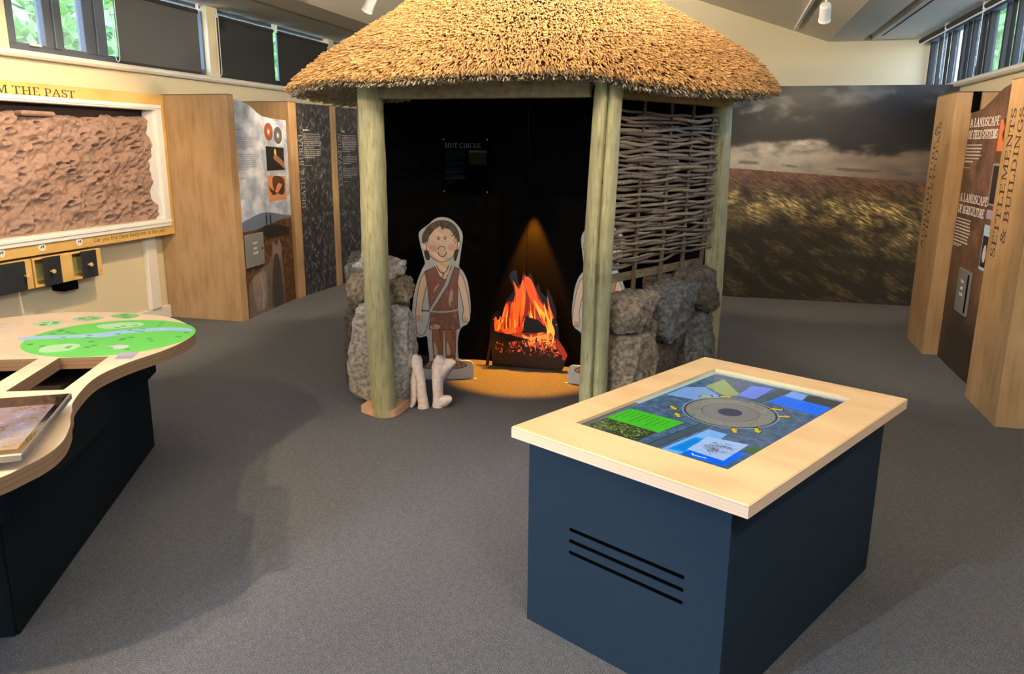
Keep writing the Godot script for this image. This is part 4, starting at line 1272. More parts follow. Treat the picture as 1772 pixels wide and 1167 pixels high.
func build_hut() -> void:
	var L := Vector3(-1.90, 0, -4.20)
	var Rr := Vector3(-0.625, 0, -4.165)
	var B := Vector3(-0.02, 0, -5.30)
	var A := Vector3(-2.47, 0, -5.30)
	var hut := node("thatched_hut", HC)
	tag(hut, "open fronted round hut with a domed straw thatch, timber posts and woven wattle side", "hut")
	var off := -HC
	post(hut, L + off + Vector3(0, 0.0, 0), L + off + Vector3(-0.022, 1.93, 0.01), 0.075, 3, "greenish peeled timber post on a pale block")
	post(hut, Rr + off + Vector3(-0.005, 0, 0), Rr + off + Vector3(0.035, 1.93, 0), 0.077, 8, "split timber post in front of the wattle", true)
	post(hut, B + off, B + off + Vector3(-0.005, 1.93, 0), 0.064, 12)
	post(hut, A + off, A + off + Vector3(0, 1.93, 0), 0.06, 17)
	# ring beams
	for e in [[L, Rr, 0.055], [Rr, B, 0.04], [A, L, 0.04]]:
		var a: Vector3 = e[0] + off
		var b: Vector3 = e[1] + off
		var d := (b - a).normalized()
		var n := Vector3(-d.z, 0, d.x)
		var bm := MB.new()
		bm.box(Vector3(0, 0, 0), Vector3(a.distance_to(b) - 0.10, 0.10, 0.06), 0.004, Transform3D(Basis(d, Vector3.UP, n), (a + b) * 0.5 + Vector3.UP * 1.892 + n * 0.02))
		obj("ring_beam", bm, mats.lintel, hut)
	# roof
	var core := MB.new()
	var S := 72
	for i in PROF.size() - 1:
		for k in S:
			var a0 := TAU * k / S - PI
			var a1 := TAU * (k + 1) / S - PI
			var q := []
			for z in [[i, a0], [i, a1], [i + 1, a1], [i + 1, a0]]:
				var w: Array = thatch_at(float(z[0]) / (PROF.size() - 1), z[1])
				q.append([(w[0] as Vector3) - HC - (w[1] as Vector3) * 0.012, w[1]])
			core.tri(q[0][0], q[1][0], q[2][0], q[0][1], q[1][1], q[2][1])
			if i < PROF.size() - 2:
				core.tri(q[0][0], q[2][0], q[3][0], q[0][1], q[2][1], q[3][1])
	for k in S: # underside
		var a0 := TAU * k / S - PI
		var a1 := TAU * (k + 1) / S - PI
		var o0 := Vector3(sin(a0), 0, cos(a0))
		var o1 := Vector3(sin(a1), 0, cos(a1))
		var e0 := eave(rad_to_deg(a0)) + 0.01
		var e1 := eave(rad_to_deg(a1)) + 0.01
		core.quad(o0 * 1.48 + Vector3.UP * e0, o1 * 1.48 + Vector3.UP * e1, o1 * 1.0 + Vector3.UP * (e1 + 0.10), o0 * 1.0 + Vector3.UP * (e0 + 0.10), Vector3.DOWN)
		core.tri(o0 * 1.0 + Vector3.UP * (e0 + 0.10), o1 * 1.0 + Vector3.UP * (e1 + 0.10), Vector3.UP * 1.97, Vector3.DOWN, Vector3.DOWN, Vector3.DOWN)
	var roof := obj("thatch_roof", core, mats.thatch_core, hut)
	rng.seed = 4242
	reeds(roof, "reed_thatch", 85000, 0)
	reeds(roof, "eave_fringe", 9000, 1)
	reeds(roof, "eave_underside", 14000, 2)
	for c in roof.get_children():
		(c as Node3D).position = -HC
	# black boarding inside
	for k in 2:
		var x0: float = [-2.50, -1.345][k]
		var x1: float = [-1.349, 0.02][k]
		bx("back_board", Vector3((x0 + x1) * 0.5, 0.96, -5.572) + off, Vector3(x1 - x0, 1.92, 0.02), mats.black_wall, hut, 0.002)
	var cl := MB.new()
	cl.extrude(PackedVector2Array([Vector2(L.x, -L.z - 0.06), Vector2(Rr.x, -Rr.z - 0.06), Vector2(B.x, 5.3), Vector2(0.0, 5.58), Vector2(-2.49, 5.58), Vector2(A.x, 5.3)]), 1.945, 1.955, Transform3D(Basis(Vector3.RIGHT, Vector3(0, 0, -1), Vector3.UP), off))
	obj("light_block_board", cl, mats.black, hut)  # unseen board added under the roof to keep light out of the hut
	# side screens
	var d := (B - Rr).normalized()
	var tR := Transform3D(Basis(d, Vector3.UP, Vector3(-d.z, 0, d.x)), Rr + off)
	wattle(hut, tR, 1000)
	var rail := MB.new()
	rail.box(Vector3(0.66, 0.872, -0.06), Vector3(1.16, 0.046, 0.022), 0.002, tR)
	obj("rail", rail, mats.lintel, hut)
	var dl := (L - A).normalized()
	wattle(hut, Transform3D(Basis(dl, Vector3.UP, Vector3(-dl.z, 0, dl.x)), A + off), 3000)
	# footplate
	var fp := MB.new()
	fp.extrude(PackedVector2Array([Vector2(-2.05, 4.42), Vector2(-2.05, 4.20), Vector2(-1.985, 4.165), Vector2(-1.95, 4.150), Vector2(-1.85, 4.148), Vector2(-1.82, 4.18), Vector2(-1.805, 4.22), Vector2(-1.805, 4.42)]), 0.001, 0.045, Transform3D(Basis(Vector3.RIGHT, Vector3(0, 0, -1), Vector3.UP), off))
	var fo := obj("footplate", fp, mats.foot, hut)
	fo.set_meta("label", "pale pinkish wooden foot block under the post")
	# stone walls
	var w := node("stone_wall", Rr + d * 0.62)
	w.basis = Basis(d, Vector3.UP, Vector3(-d.z, 0, d.x))
	tag(w, "low dry stone wall of big rough boulders under the wattle screen", "stone wall")
	var ox := -0.62
	var st := [ # s0 s1 y0 y1 offset halfdepth kind
		[0.085, 0.42, 0.595, 0.80, 0.05, 0.13, 2], [0.43, 0.90, 0.465, 0.80, 0.035, 0.14, 1], [0.83, 1.17, 0.585, 0.85, 0.02, 0.12, 3],
		[0.085, 0.375, 0.0, 0.585, 0.05, 0.14, 2], [0.385, 0.77, 0.0, 0.50, 0.0, 0.12, 3], [0.785, 1.18, 0.0, 0.57, 0.03, 0.14, 1],
		[0.64, 0.84, 0.74, 0.835, -0.06, 0.08, 3], [0.385, 0.47, 0.52, 0.62, 0.06, 0.07, 2], [0.55, 0.80, 0.40, 0.52, 0.0, 0.10, 3], [0.86, 1.18, 0.50, 0.68, -0.03, 0.10, 3]]
	for k in st.size():
		var q: Array = st[k]
		stone(w, Vector3((q[0] + q[1]) * 0.5 + ox, (q[2] + q[3]) * 0.5 + 0.004, q[4]), Vector3((q[1] - q[0]) * 0.515, (q[3] - q[2]) * 0.515, q[5]), 0.06 * sin(k * 2.0), 600 + k, q[6])
	for c in w.get_children():
		(c as MeshInstance3D).position.y = maxf((c as MeshInstance3D).position.y, 0.0)
	var w2 := node("stone_wall", Vector3(-2.02, 0, -4.42))
	tag(w2, "narrow dry stone wall end with a tall pale granite slab behind the hut post", "stone wall")
	var s2 := [[-1.985, 0.345, -4.405, 0.205, 0.315, 0.11, 0], [-1.975, 0.735, -4.40, 0.205, 0.105, 0.11, 2], [-1.985, 0.86, -4.42, 0.148, 0.062, 0.10, 0], [-2.045, 0.937, -4.43, 0.065, 0.048, 0.07, 0],
		[-2.20, 0.35, -4.76, 0.15, 0.36, 0.18, 3], [-2.21, 0.76, -4.72, 0.13, 0.12, 0.16, 1], [-2.38, 0.30, -5.12, 0.15, 0.31, 0.14, 1], [-2.38, 0.70, -5.10, 0.14, 0.16, 0.15, 3]]
	for k in s2.size():
		var q: Array = s2[k]
		stone(w2, Vector3(q[0] + 2.02, q[1], q[2] + 4.42), Vector3(q[3], q[4], q[5]), 0.05 * sin(k * 3.0), 700 + k, q[6])

# ---------------------------------------------------------------- things inside the hut
func cutout_child(called: String, label: String, t: Transform3D, mirror: bool, P: Paint, outline: Array, s: Vector2, o0: Vector2) -> void:
	var o := node(called, t.origin)
	o.basis = t.basis
	tag(o, label, "cutout figure")
	var pts := PackedVector2Array()
	var uv := PackedVector2Array()
	for p in P.smooth(outline, true, 4):
		uv.append((p - P.o) * P.s / Vector2(P.im.get_width(), P.im.get_height()))
		pts.append(Vector2((p.x - o0.x) * s.x * (-1.0 if mirror else 1.0), maxf((o0.y - p.y) * s.y, 0.0)))
	sheet("printed_board", pts, uv, 0.012, print_mat(P.im, 0.6), mats.white, Transform3D(Basis.IDENTITY, Vector3(0, 0, -0.006)), o)
	bx("foot", Vector3(0, 0.02, -0.06), Vector3(0.06, 0.04, 0.11), mats.white, o)

func paint_child(tunic: Color, hair: Color, bag: bool) -> Paint:
	var P := Paint.new(700, 1850, Color(0.66, 0.68, 0.69))
	P.o = Vector2(100, 45)
	P.s = 1.94
	var ink := Color(0.10, 0.10, 0.11)
	var skin := Color(0.80, 0.70, 0.61)
	# arms
	for sd in [0, 1]:
		var arm := [Vector2(190, 345), Vector2(165, 375), Vector2(148, 430), Vector2(135, 500), Vector2(128, 560), Vector2(125, 600), Vector2(135, 630), Vector2(150, 622), Vector2(162, 628), Vector2(170, 590), Vector2(163, 560), Vector2(172, 500), Vector2(188, 430), Vector2(198, 400)]
		if sd == 1:
			for k in arm.size():
				arm[k] = Vector2(552 - arm[k].x + 6, arm[k].y + 4)
		P.blob(arm, skin)
		P.curve(arm + [arm[0]], 3.0, ink)
		for k in 3:
			var q := Vector2(136 + k * 9, 600) if sd == 0 else Vector2(402 + k * 9, 604)
			P.curve([q, q + Vector2(-3, 14), q + Vector2(2, 26)], 2.2, ink)
	if bag:
		var bg := [Vector2(170, 560), Vector2(205, 570), Vector2(198, 620), Vector2(175, 690), Vector2(150, 702), Vector2(132, 680), Vector2(132, 630), Vector2(150, 600)]
		P.blob(bg, Color(0.66, 0.70, 0.73))
		P.curve(bg + [bg[0]], 3.0, ink)
		P.line([Vector2(160, 562), Vector2(208, 566)], 7, Color(0.16, 0.22, 0.30))
		P.blob([Vector2(125, 600), Vector2(140, 570), Vector2(165, 575), Vector2(168, 605), Vector2(150, 625), Vector2(134, 632)], skin)
		for k in 4:
			P.curve([Vector2(130 + k * 11, 590), Vector2(128 + k * 11, 612), Vector2(134 + k * 10, 628)], 2.4, ink)
	# legs
	for x in [216, 288]:
		P.poly([Vector2(x, 660), Vector2(x + 66, 660), Vector2(x + 62, 740), Vector2(x + 58, 850), Vector2(x + 8, 850), Vector2(x + 3, 740)], Color(0.52, 0.34, 0.24))
		P.blob([Vector2(x + 12, 740), Vector2(x + 30, 790), Vector2(x + 24, 825), Vector2(x + 10, 810)], Color(0.70, 0.62, 0.54))
		P.blob([Vector2(x + 40, 670), Vector2(x + 58, 690), Vector2(x + 52, 740), Vector2(x + 42, 720)], Color(0.44, 0.24, 0.17))
		P.line([Vector2(x, 660), Vector2(x + 3, 740), Vector2(x + 8, 850)], 3, ink)
		P.line([Vector2(x + 66, 660), Vector2(x + 62, 740), Vector2(x + 58, 850)], 3, ink)
		P.curve([Vector2(x + 8, 826), Vector2(x + 34, 822), Vector2(x + 58, 828)], 8, Color(0.34, 0.20, 0.15))
	# feet in sandals
	for f in [[Vector2(300, 850), 1.0], [Vector2(262, 850), -1.0]]:
		var x: float = f[0].x
		var sg: float = f[1]
		var ft := [Vector2(x, 850), Vector2(x + sg * 50, 852), Vector2(x + sg * 100, 868), Vector2(x + sg * 108, 884), Vector2(x + sg * 60, 896), Vector2(x + sg * 10, 888)]
		P.blob(ft, Color(0.58, 0.46, 0.34))
		P.curve(ft + [ft[0]], 4, ink)
		for k in 3:
			P.line([Vector2(x + sg * (22 + k * 26), 854 + k * 3), Vector2(x + sg * (34 + k * 26), 890)], 4, ink)
	# tunic and skirt
	var tn := [Vector2(182, 345), Vector2(240, 318), Vector2(262, 370), Vector2(290, 392), Vector2(318, 372), Vector2(330, 315), Vector2(376, 330), Vector2(364, 400), Vector2(362, 560), Vector2(206, 565), Vector2(196, 420)]
	P.poly(tn, tunic)
	P.poly([Vector2(212, 572), Vector2(364, 562), Vector2(374, 664), Vector2(330, 674), Vector2(200, 668)], tunic.darkened(0.12))
	var li := tunic.lerp(Color(0.75, 0.72, 0.70), 0.65)
	P.blob([Vector2(330, 440), Vector2(338, 480), Vector2(322, 540), Vector2(312, 510), Vector2(318, 470)], li)
	P.blob([Vector2(262, 415), Vector2(245, 440), Vector2(228, 462), Vector2(240, 430)], li)
	P.blob([Vector2(205, 655), Vector2(230, 640), Vector2(262, 650), Vector2(250, 668), Vector2(215, 668)], li)
	for k in 60:
		var x := rng.randf_range(206, 355)
		var y := rng.randf_range(400, 655)
		P.blob([Vector2(x, y), Vector2(x + 9, y + 6), Vector2(x + 4, y + rng.randf_range(12, 34)), Vector2(x - 5, y + 12)], tunic.lerp(Color(0.30, 0.16, 0.14) if rng.randf() < 0.6 else li, rng.randf() * 0.35))
	P.line(tn + [tn[0]], 3.0, ink)
	P.line([Vector2(212, 572), Vector2(200, 668), Vector2(330, 674), Vector2(374, 664), Vector2(364, 562)], 3.0, ink)
	P.curve([Vector2(206, 565), Vector2(285, 572), Vector2(362, 560)], 9, Color(0.62, 0.62, 0.61))
	# strap
	if bag:
		P.line([Vector2(340, 312), Vector2(300, 420), Vector2(210, 562)], 20, Color(0.62, 0.66, 0.68))
		P.line([Vector2(330, 312), Vector2(290, 416), Vector2(200, 560)], 3, ink)
		P.line([Vector2(350, 314), Vector2(310, 424), Vector2(220, 564)], 3, ink)
	# neck and necklace
	P.poly([Vector2(258, 280), Vector2(308, 280), Vector2(322, 316), Vector2(312, 360), Vector2(288, 384), Vector2(262, 360), Vector2(240, 318)], skin)
	P.curve([Vector2(248, 312), Vector2(264, 345), Vector2(284, 354), Vector2(304, 340), Vector2(314, 310)], 4, ink)
	P.line([Vector2(284, 352), Vector2(282, 378)], 6, ink)
	# head
	var hd := [Vector2(190, 175), Vector2(206, 120), Vector2(250, 92), Vector2(310, 90), Vector2(352, 120), Vector2(366, 175), Vector2(358, 232), Vector2(328, 272), Vector2(282, 292), Vector2(234, 278), Vector2(198, 240)]
	P.blob([Vector2(178, 205), Vector2(190, 190), Vector2(200, 205), Vector2(196, 232), Vector2(182, 228)], skin)
	P.blob([Vector2(358, 190), Vector2(378, 180), Vector2(380, 205), Vector2(366, 232), Vector2(355, 225)], skin)
	P.curve([Vector2(358, 190), Vector2(378, 180), Vector2(380, 205), Vector2(366, 232)], 3, ink)
	P.blob(hd, skin)
	P.curve([hd[0], hd[10], hd[9], hd[8], hd[7], hd[6], hd[5]], 3, ink)
	P.ell(Vector2(228, 220), 24, 20, Color(0.78, 0.60, 0.54))
	P.ell(Vector2(332, 215), 22, 20, Color(0.78, 0.60, 0.54))
	# hair: fringe, sides
	P.blob([Vector2(172, 190), Vector2(172, 150), Vector2(198, 105), Vector2(240, 75), Vector2(290, 66), Vector2(340, 84), Vector2(372, 130), Vector2(376, 185), Vector2(352, 160), Vector2(330, 125), Vector2(300, 108), Vector2(282, 118), Vector2(268, 100), Vector2(240, 118), Vector2(215, 148), Vector2(198, 180)], hair)
	P.blob([Vector2(180, 235), Vector2(198, 230), Vector2(212, 262), Vector2(205, 284), Vector2(188, 272)], hair)
	P.blob([Vector2(350, 230), Vector2(372, 225), Vector2(362, 262), Vector2(352, 290), Vector2(342, 270)], hair)
	for k in 46:
		var a := rng.randf_range(PI * 1.04, PI * 1.96)
		var c := Vector2(275, 190) + Vector2(cos(a) * 92, sin(a) * 118)
		P.line([c, c + Vector2(-cos(a) * 22 + rng.randf_range(-10, 10), rng.randf_range(16, 34))], 2.2, hair.darkened(0.55) if k % 2 else hair.lightened(0.2))
	for k in 8:
		P.line([Vector2(183 + k * 3, 232), Vector2(192 + k * 2.5, 280)], 2, hair.darkened(0.5))
		P.line([Vector2(350 + k * 3, 228), Vector2(347 + k * 1.5, 282)], 2, hair.darkened(0.5))
	# face
	P.curve([Vector2(252, 164), Vector2(260, 157), Vector2(268, 162)], 4, ink)
	P.curve([Vector2(288, 162), Vector2(297, 156), Vector2(304, 166)], 4, ink)
	P.ell(Vector2(261, 170), 4, 5, ink)
	P.ell(Vector2(296, 170), 4, 5, ink)
	P.curve([Vector2(258, 226), Vector2(264, 212), Vector2(280, 207), Vector2(294, 216), Vector2(296, 230)], 3.5, ink)
	P.curve([Vector2(257, 240), Vector2(266, 258), Vector2(282, 264), Vector2(298, 254), Vector2(304, 240)], 4, ink)
	return P

func build_hut_contents() -> void:
	rng.seed = 55
	var outline := [Vector2(285, 52), Vector2(245, 60), Vector2(205, 92), Vector2(155, 132), Vector2(158, 185), Vector2(172, 245), Vector2(184, 298), Vector2(172, 325), Vector2(160, 350), Vector2(138, 405), Vector2(118, 480), Vector2(108, 570), Vector2(112, 640), Vector2(124, 698), Vector2(150, 715), Vector2(186, 708), Vector2(192, 760), Vector2(198, 850), Vector2(168, 884), Vector2(164, 900), Vector2(164, 957), Vector2(166, 958), Vector2(448, 958), Vector2(450, 957), Vector2(450, 880), Vector2(428, 853), Vector2(372, 847), Vector2(362, 800), Vector2(364, 720), Vector2(382, 662), Vector2(424, 632), Vector2(436, 560), Vector2(430, 470), Vector2(418, 400), Vector2(396, 350), Vector2(374, 322), Vector2(374, 300), Vector2(386, 220), Vector2(394, 150), Vector2(374, 105), Vector2(330, 64)]
	var tk := Transform3D(Basis(Vector3(0.944, 0, -0.33), Vector3.UP, Vector3(0.33, 0, 0.944)), Vector3(-1.75, 0, -5.03))
	cutout_child("child_cutout", "flat cutout of a cartoon child in a brown tunic with a shoulder bag", tk, false, paint_child(Color(0.49, 0.32, 0.28), Color(0.27, 0.20, 0.16), true), outline, Vector2(0.001222, 0.001247), Vector2(325, 958))
	var t2 := Transform3D(Basis(Vector3(0.985, 0, 0.17), Vector3.UP, Vector3(-0.17, 0, 0.985)), Vector3(-0.745, 0, -5.13))
	cutout_child("child_cutout", "flat cutout of a cartoon child mostly hidden behind the split post", t2, true, paint_child(Color(0.62, 0.49, 0.38), Color(0.30, 0.22, 0.16), false), outline, Vector2(0.001222, 0.001247), Vector2(285, 958))
	# fire board
	var P := Paint.new(1000, 1200, Color(0.05, 0.012, 0.008))
	P.o = Vector2(90, 100)
	P.s = 1.5
	var V := func(a: Array) -> Array:
		var o := []
		for k in range(0, a.size(), 2):
			o.append(Vector2(a[k], a[k + 1]))
		return o
	var red := Color(0.80, 0.18, 0.04)
	var org := Color(1.0, 0.36, 0.06)
	var yel := Color(1.0, 0.66, 0.22)
	P.blob(V.call([300, 190, 318, 250, 345, 250, 380, 165, 420, 165, 470, 240, 520, 330, 560, 420, 600, 500, 625, 560, 600, 640, 420, 600, 300, 600, 200, 590, 165, 480, 215, 500, 250, 370, 300, 350, 325, 300]), red.darkened(0.35))
	P.blob(V.call([310, 200, 330, 290, 322, 420, 280, 560, 320, 600, 360, 540, 395, 430, 405, 300, 400, 230, 380, 190, 355, 262]), org)
	P.blob(V.call([372, 230, 384, 330, 362, 450, 322, 590, 345, 560, 382, 440, 398, 320]), Color(1.0, 0.50, 0.10))
	P.blob(V.call([395, 175, 440, 180, 480, 262, 500, 330, 560, 400, 600, 480, 622, 600, 590, 560, 560, 500, 520, 450, 470, 380, 420, 290]), Color(0.98, 0.32, 0.07))
	P.blob(V.call([470, 340, 520, 400, 570, 460, 610, 520, 630, 590, 600, 680, 585, 600, 572, 530, 520, 470]), yel)
	P.blob(V.call([440, 320, 480, 420, 530, 500, 560, 525, 500, 500, 450, 420]), Color(0.62, 0.16, 0.05))
	P.blob(V.call([262, 370, 275, 420, 258, 520, 272, 560, 300, 595, 240, 590, 215, 530, 232, 440]), org)
	P.blob(V.call([270, 420, 262, 520, 268, 560, 252, 540, 250, 470]), yel)
	P.blob(V.call([300, 365, 318, 380, 300, 470, 296, 560, 284, 560, 282, 480]), Color(1.0, 0.44, 0.08))
	P.blob(V.call([175, 470, 195, 520, 215, 560, 210, 595, 175, 585, 165, 530]), org)
	P.blob(V.call([570, 310, 588, 380, 610, 440, 620, 470, 596, 485, 580, 430]), Color(0.90, 0.30, 0.07))
	P.blob(V.call([400, 470, 440, 460, 520, 500, 575, 560, 560, 585, 400, 590, 380, 560]), Color(0.06, 0.015, 0.01))
	P.blob(V.call([330, 560, 380, 500, 410, 510, 395, 560, 360, 590]), Color(0.75, 0.20, 0.06))
	P.blob(V.call([300, 595, 360, 590, 430, 610, 520, 590, 600, 590, 630, 650, 690, 690, 730, 760, 712, 800, 640, 770, 540, 735, 430, 700, 330, 640]), Color(0.62, 0.22, 0.09))
	P.blob(V.call([380, 600, 440, 625, 520, 605, 590, 600, 620, 650, 600, 690, 520, 650, 440, 680]), Color(0.90, 0.55, 0.25))
	P.blob(V.call([640, 630, 690, 690, 728, 765, 710, 805, 690, 780, 650, 720]), Color(0.55, 0.13, 0.07))
	P.poly(V.call([175, 580, 300, 608, 425, 640, 425, 690, 300, 672, 170, 630]), Color(0.03, 0.01, 0.008))
	P.poly(V.call([165, 640, 430, 690, 690, 760, 700, 890, 150, 850, 150, 700]), Color(0.045, 0.012, 0.008))
	P.poly(V.call([555, 700, 660, 715, 662, 742, 556, 730]), Color(0.04, 0.012, 0.01))
	for k in 44:
		var bx0 := rng.randf_range(185, 620)
		var hgt := rng.randf_range(50, 190) * (1.25 - absf(bx0 - 400.0) / 330.0)
		var lean := (400.0 - bx0) * 0.12 + rng.randf_range(-14, 14)
		var yb0 := rng.randf_range(470, 600)
		var wd := rng.randf_range(4, 11)
		P.blob([Vector2(bx0 - wd, yb0), Vector2(bx0 - wd * 0.6 + lean * 0.4, yb0 - hgt * 0.5), Vector2(bx0 + lean, yb0 - hgt), Vector2(bx0 + wd * 0.7 + lean * 0.3, yb0 - hgt * 0.45), Vector2(bx0 + wd, yb0)], [Color(1.0, 0.52, 0.12), Color(1.0, 0.70, 0.25), Color(0.86, 0.24, 0.05), Color(0.55, 0.10, 0.03), Color(1.0, 0.40, 0.07)][k % 5])
	P.blob(V.call([395, 500, 440, 470, 520, 505, 570, 560, 545, 582, 410, 585]), Color(0.05, 0.012, 0.01))
	P.poly(V.call([175, 585, 300, 612, 425, 642, 425, 668, 300, 640, 172, 612]), Color(0.035, 0.01, 0.008))
	for k in 330:
		var x := rng.randf_range(168, 650)
		var y := (rng.randf_range(648, 742) if x < 380 else rng.randf_range(620, 755)) + (x - 165) * 0.05
		var w := rng.randf_range(5, 20)
		var h := rng.randf_range(4, 13)
		var sl := rng.randf_range(-4, 8)
		P.blob([Vector2(x, y), Vector2(x + w * 0.5, y - h * 0.6), Vector2(x + w, y + sl), Vector2(x + w * 0.7, y + h * 0.7 + sl), Vector2(x + w * 0.2, y + h * 0.5)], [Color(0.62, 0.15, 0.07), Color(0.88, 0.40, 0.20), Color(0.42, 0.08, 0.05), Color(0.07, 0.02, 0.015), Color(0.09, 0.025, 0.02), Color(0.16, 0.04, 0.03)][rng.randi() % 6])
	for k in 26:
		var x := rng.randf_range(400, 640)
		var y := rng.randf_range(600, 700)
		P.curve([Vector2(x, y), Vector2(x + rng.randf_range(-6, 8), y + 14), Vector2(x + rng.randf_range(-8, 8), y + rng.randf_range(22, 44))], rng.randf_range(3, 7), [Color(1.0, 0.70, 0.36), Color(0.95, 0.45, 0.18), Color(0.12, 0.03, 0.02)][k % 3])
	var edge := V.call([150, 848, 690, 888, 702, 860, 715, 800, 730, 762, 700, 700, 665, 642, 660, 560, 652, 512, 640, 492, 640, 420, 605, 320, 566, 246, 562, 318, 522, 280, 496, 205, 482, 248, 452, 170, 440, 134, 415, 168, 396, 150, 384, 124, 374, 212, 356, 238, 340, 190, 332, 128, 306, 122, 276, 165, 292, 210, 318, 262, 300, 296, 262, 340, 222, 452, 212, 470, 205, 436, 178, 434, 152, 462, 128, 540, 132, 620, 120, 700, 96, 838, 118, 842, 140, 700])
	var pts := PackedVector2Array()
	var uv := PackedVector2Array()
	for p in edge:
		var q: Vector2 = p
		var yb := 840.0 + (q.x - 95.0) * 0.0756
		pts.append(Vector2((q.x - 400.0) * 0.000978, 0.004 + maxf((yb - q.y) / (yb - 100.0) * 0.745, 0.0)))
		uv.append((q - P.o) * P.s / Vector2(P.im.get_width(), P.im.get_height()))
	var o := node("fire_board", Vector3(-1.3247, 0, -5.44))
	tag(o, "flame shaped board printed with a blazing log fire against the black wall", "fire board")
	var fm := print_mat(P.im, 0.3)
	fm.emission_enabled = true
	fm.emission_texture = fm.albedo_texture
	fm.emission = Color(0, 0, 0)
	fm.emission_operator = BaseMaterial3D.EMISSION_OP_MULTIPLY
	fm.emission = Color.WHITE
	fm.emission_energy_multiplier = FIRE_PRINT_GLOW  # printed flames given emission in place of light falling on the board
	sheet("printed_board", pts, uv, 0.014, fm, mats.black, Transform3D(Basis.IDENTITY, Vector3(0, 0, -0.007)), o)
	for q in [Vector2(160, 493), Vector2(640, 523)]:
		var yb2: float = 840.0 + (q.x - 95.0) * 0.0756
		var sc := MB.new()
		sc.lathe([Vector2(0.006, 0), Vector2(0.006, 0.004), Vector2(0, 0.006)], 12, Transform3D(Basis(Vector3.RIGHT, PI / 2), Vector3((q.x - 400.0) * 0.000978, 0.004 + (yb2 - q.y) / (yb2 - 100.0) * 0.745, 0.007)))
		obj("screw", sc, mats.steel, o)
	bx("foot", Vector3(0.1, 0.03, -0.05), Vector3(0.05, 0.06, 0.08), mats.black, o)
	# hut circle sign
	var sg := node("wall_sign", Vector3(-1.81, 1.455, -5.559))
	tag(sg, "black sign headed Hut Circle on the dark back wall of the hut", "sign")
	var S := Paint.new(360, 400, Color(0.018, 0.018, 0.02))
	rng.seed = 5
	for q in [[95, 9], [172, 4], [215, 6], [272, 4]]:
		S.bars(22, q[0], 160, q[1], 8, Color(0.20, 0.22, 0.28), rng)
	S.bars(30, 320, 120, 1, 8, Color(0.30, 0.10, 0.07), rng)
	S.rect(205, 90, 135, 104, Color(0.17, 0.15, 0.08))
	S.rect(205, 90, 135, 16, Color(0.30, 0.30, 0.30))
	for k in 30:
		S.line([Vector2(rng.randf_range(207, 320), rng.randf_range(112, 186)), Vector2(rng.randf_range(230, 338), rng.randf_range(112, 186))], 1.5, Color(0.20, 0.17, 0.10))
	rect_sheet("printed_face", 0.36, 0.40, 0.004, dull(print_mat(S.im, 0.95)), mats.black, Transform3D(Basis.IDENTITY, Vector3(-0.18, -0.20, 0)), sg)
	lettering(sg, "HUT CIRCLE", Vector3(-0.155, 0.128, 0.004), Vector3.RIGHT, Vector3.UP, 0.27, 0.032, mats.ink_dim)
	for q in [Vector2(-0.165, 0.185), Vector2(0.165, 0.185), Vector2(-0.165, -0.185), Vector2(0.165, -0.185)]:
		var sc := MB.new()
		sc.lathe([Vector2(0.006, 0), Vector2(0.006, 0.003), Vector2(0, 0.005)], 12, Transform3D(Basis(Vector3.RIGHT, PI / 2), Vector3(q.x, q.y, 0.004)))
		obj("screw", sc, mats.steel, sg)
	# amber spot over the fire
	var lp := node("amber_spotlight", Vector3(-1.293, 1.262, -5.505))
	tag(lp, "small black amber spotlight on the hut wall above the fire board", "spotlight")
	var lb := MB.new()
	lb.lathe([Vector2(0.0, 0.05), Vector2(0.016, 0.05), Vector2(0.018, 0.0), Vector2(0.015, -0.002)], 16)
	obj("housing", lb, mats.black, lp)
	var le := MB.new()
	le.lathe([Vector2(0.0, 0.004), Vector2(0.013, 0.004), Vector2(0.014, 0.0)], 14)
	obj("lens", le, mats.amber_glow, lp)
	bx("bracket", Vector3(0, 0.03, -0.036), Vector3(0.012, 0.012, 0.036), mats.black, lp, 0.001)
	spot(lp, Vector3(0, -0.012, 0), Vector3(0.0, -1.0, 0.13), Color(1.0, 0.60, 0.11), AMBER, 26.0, 0.012, 0.4)
	# bones
	var b1 := node("long_bone", Vector3(-1.742, 0, -4.38))
	tag(b1, "slimmer of two pale upright bones by the post, knob at its top", "bone", "bones standing at the hut entrance")
	var m1 := MB.new()
	m1.tube([Vector3(0.03, 0.002, 0), Vector3(0.028, 0.03, 0), Vector3(0.02, 0.10, 0), Vector3(0.012, 0.20, 0), Vector3(-0.004, 0.26, 0), Vector3(-0.014, 0.30, 0), Vector3(-0.012, 0.335, 0), Vector3(-0.008, 0.345, 0)], [0.036, 0.034, 0.031, 0.030, 0.034, 0.041, 0.033, 0.006], 14)
	obj("shaft", m1, mats.bone, b1)
	var m1b := MB.new()
	m1b.tube([Vector3(-0.05, 0.002, 0.012), Vector3(-0.04, 0.022, 0.006), Vector3(-0.032, 0.08, 0), Vector3(-0.03, 0.17, 0), Vector3(-0.02, 0.24, -0.002), Vector3(-0.012, 0.27, -0.004)], [0.010, 0.018, 0.022, 0.026, 0.020, 0.006], 12)
	obj("splint", m1b, mats.bone, b1)
	var b2 := node("long_bone", Vector3(-1.622, 0, -4.44))
	tag(b2, "thicker of two pale upright bones by the post, flaring at the top", "bone", "bones standing at the hut entrance")
	var m2 := MB.new()
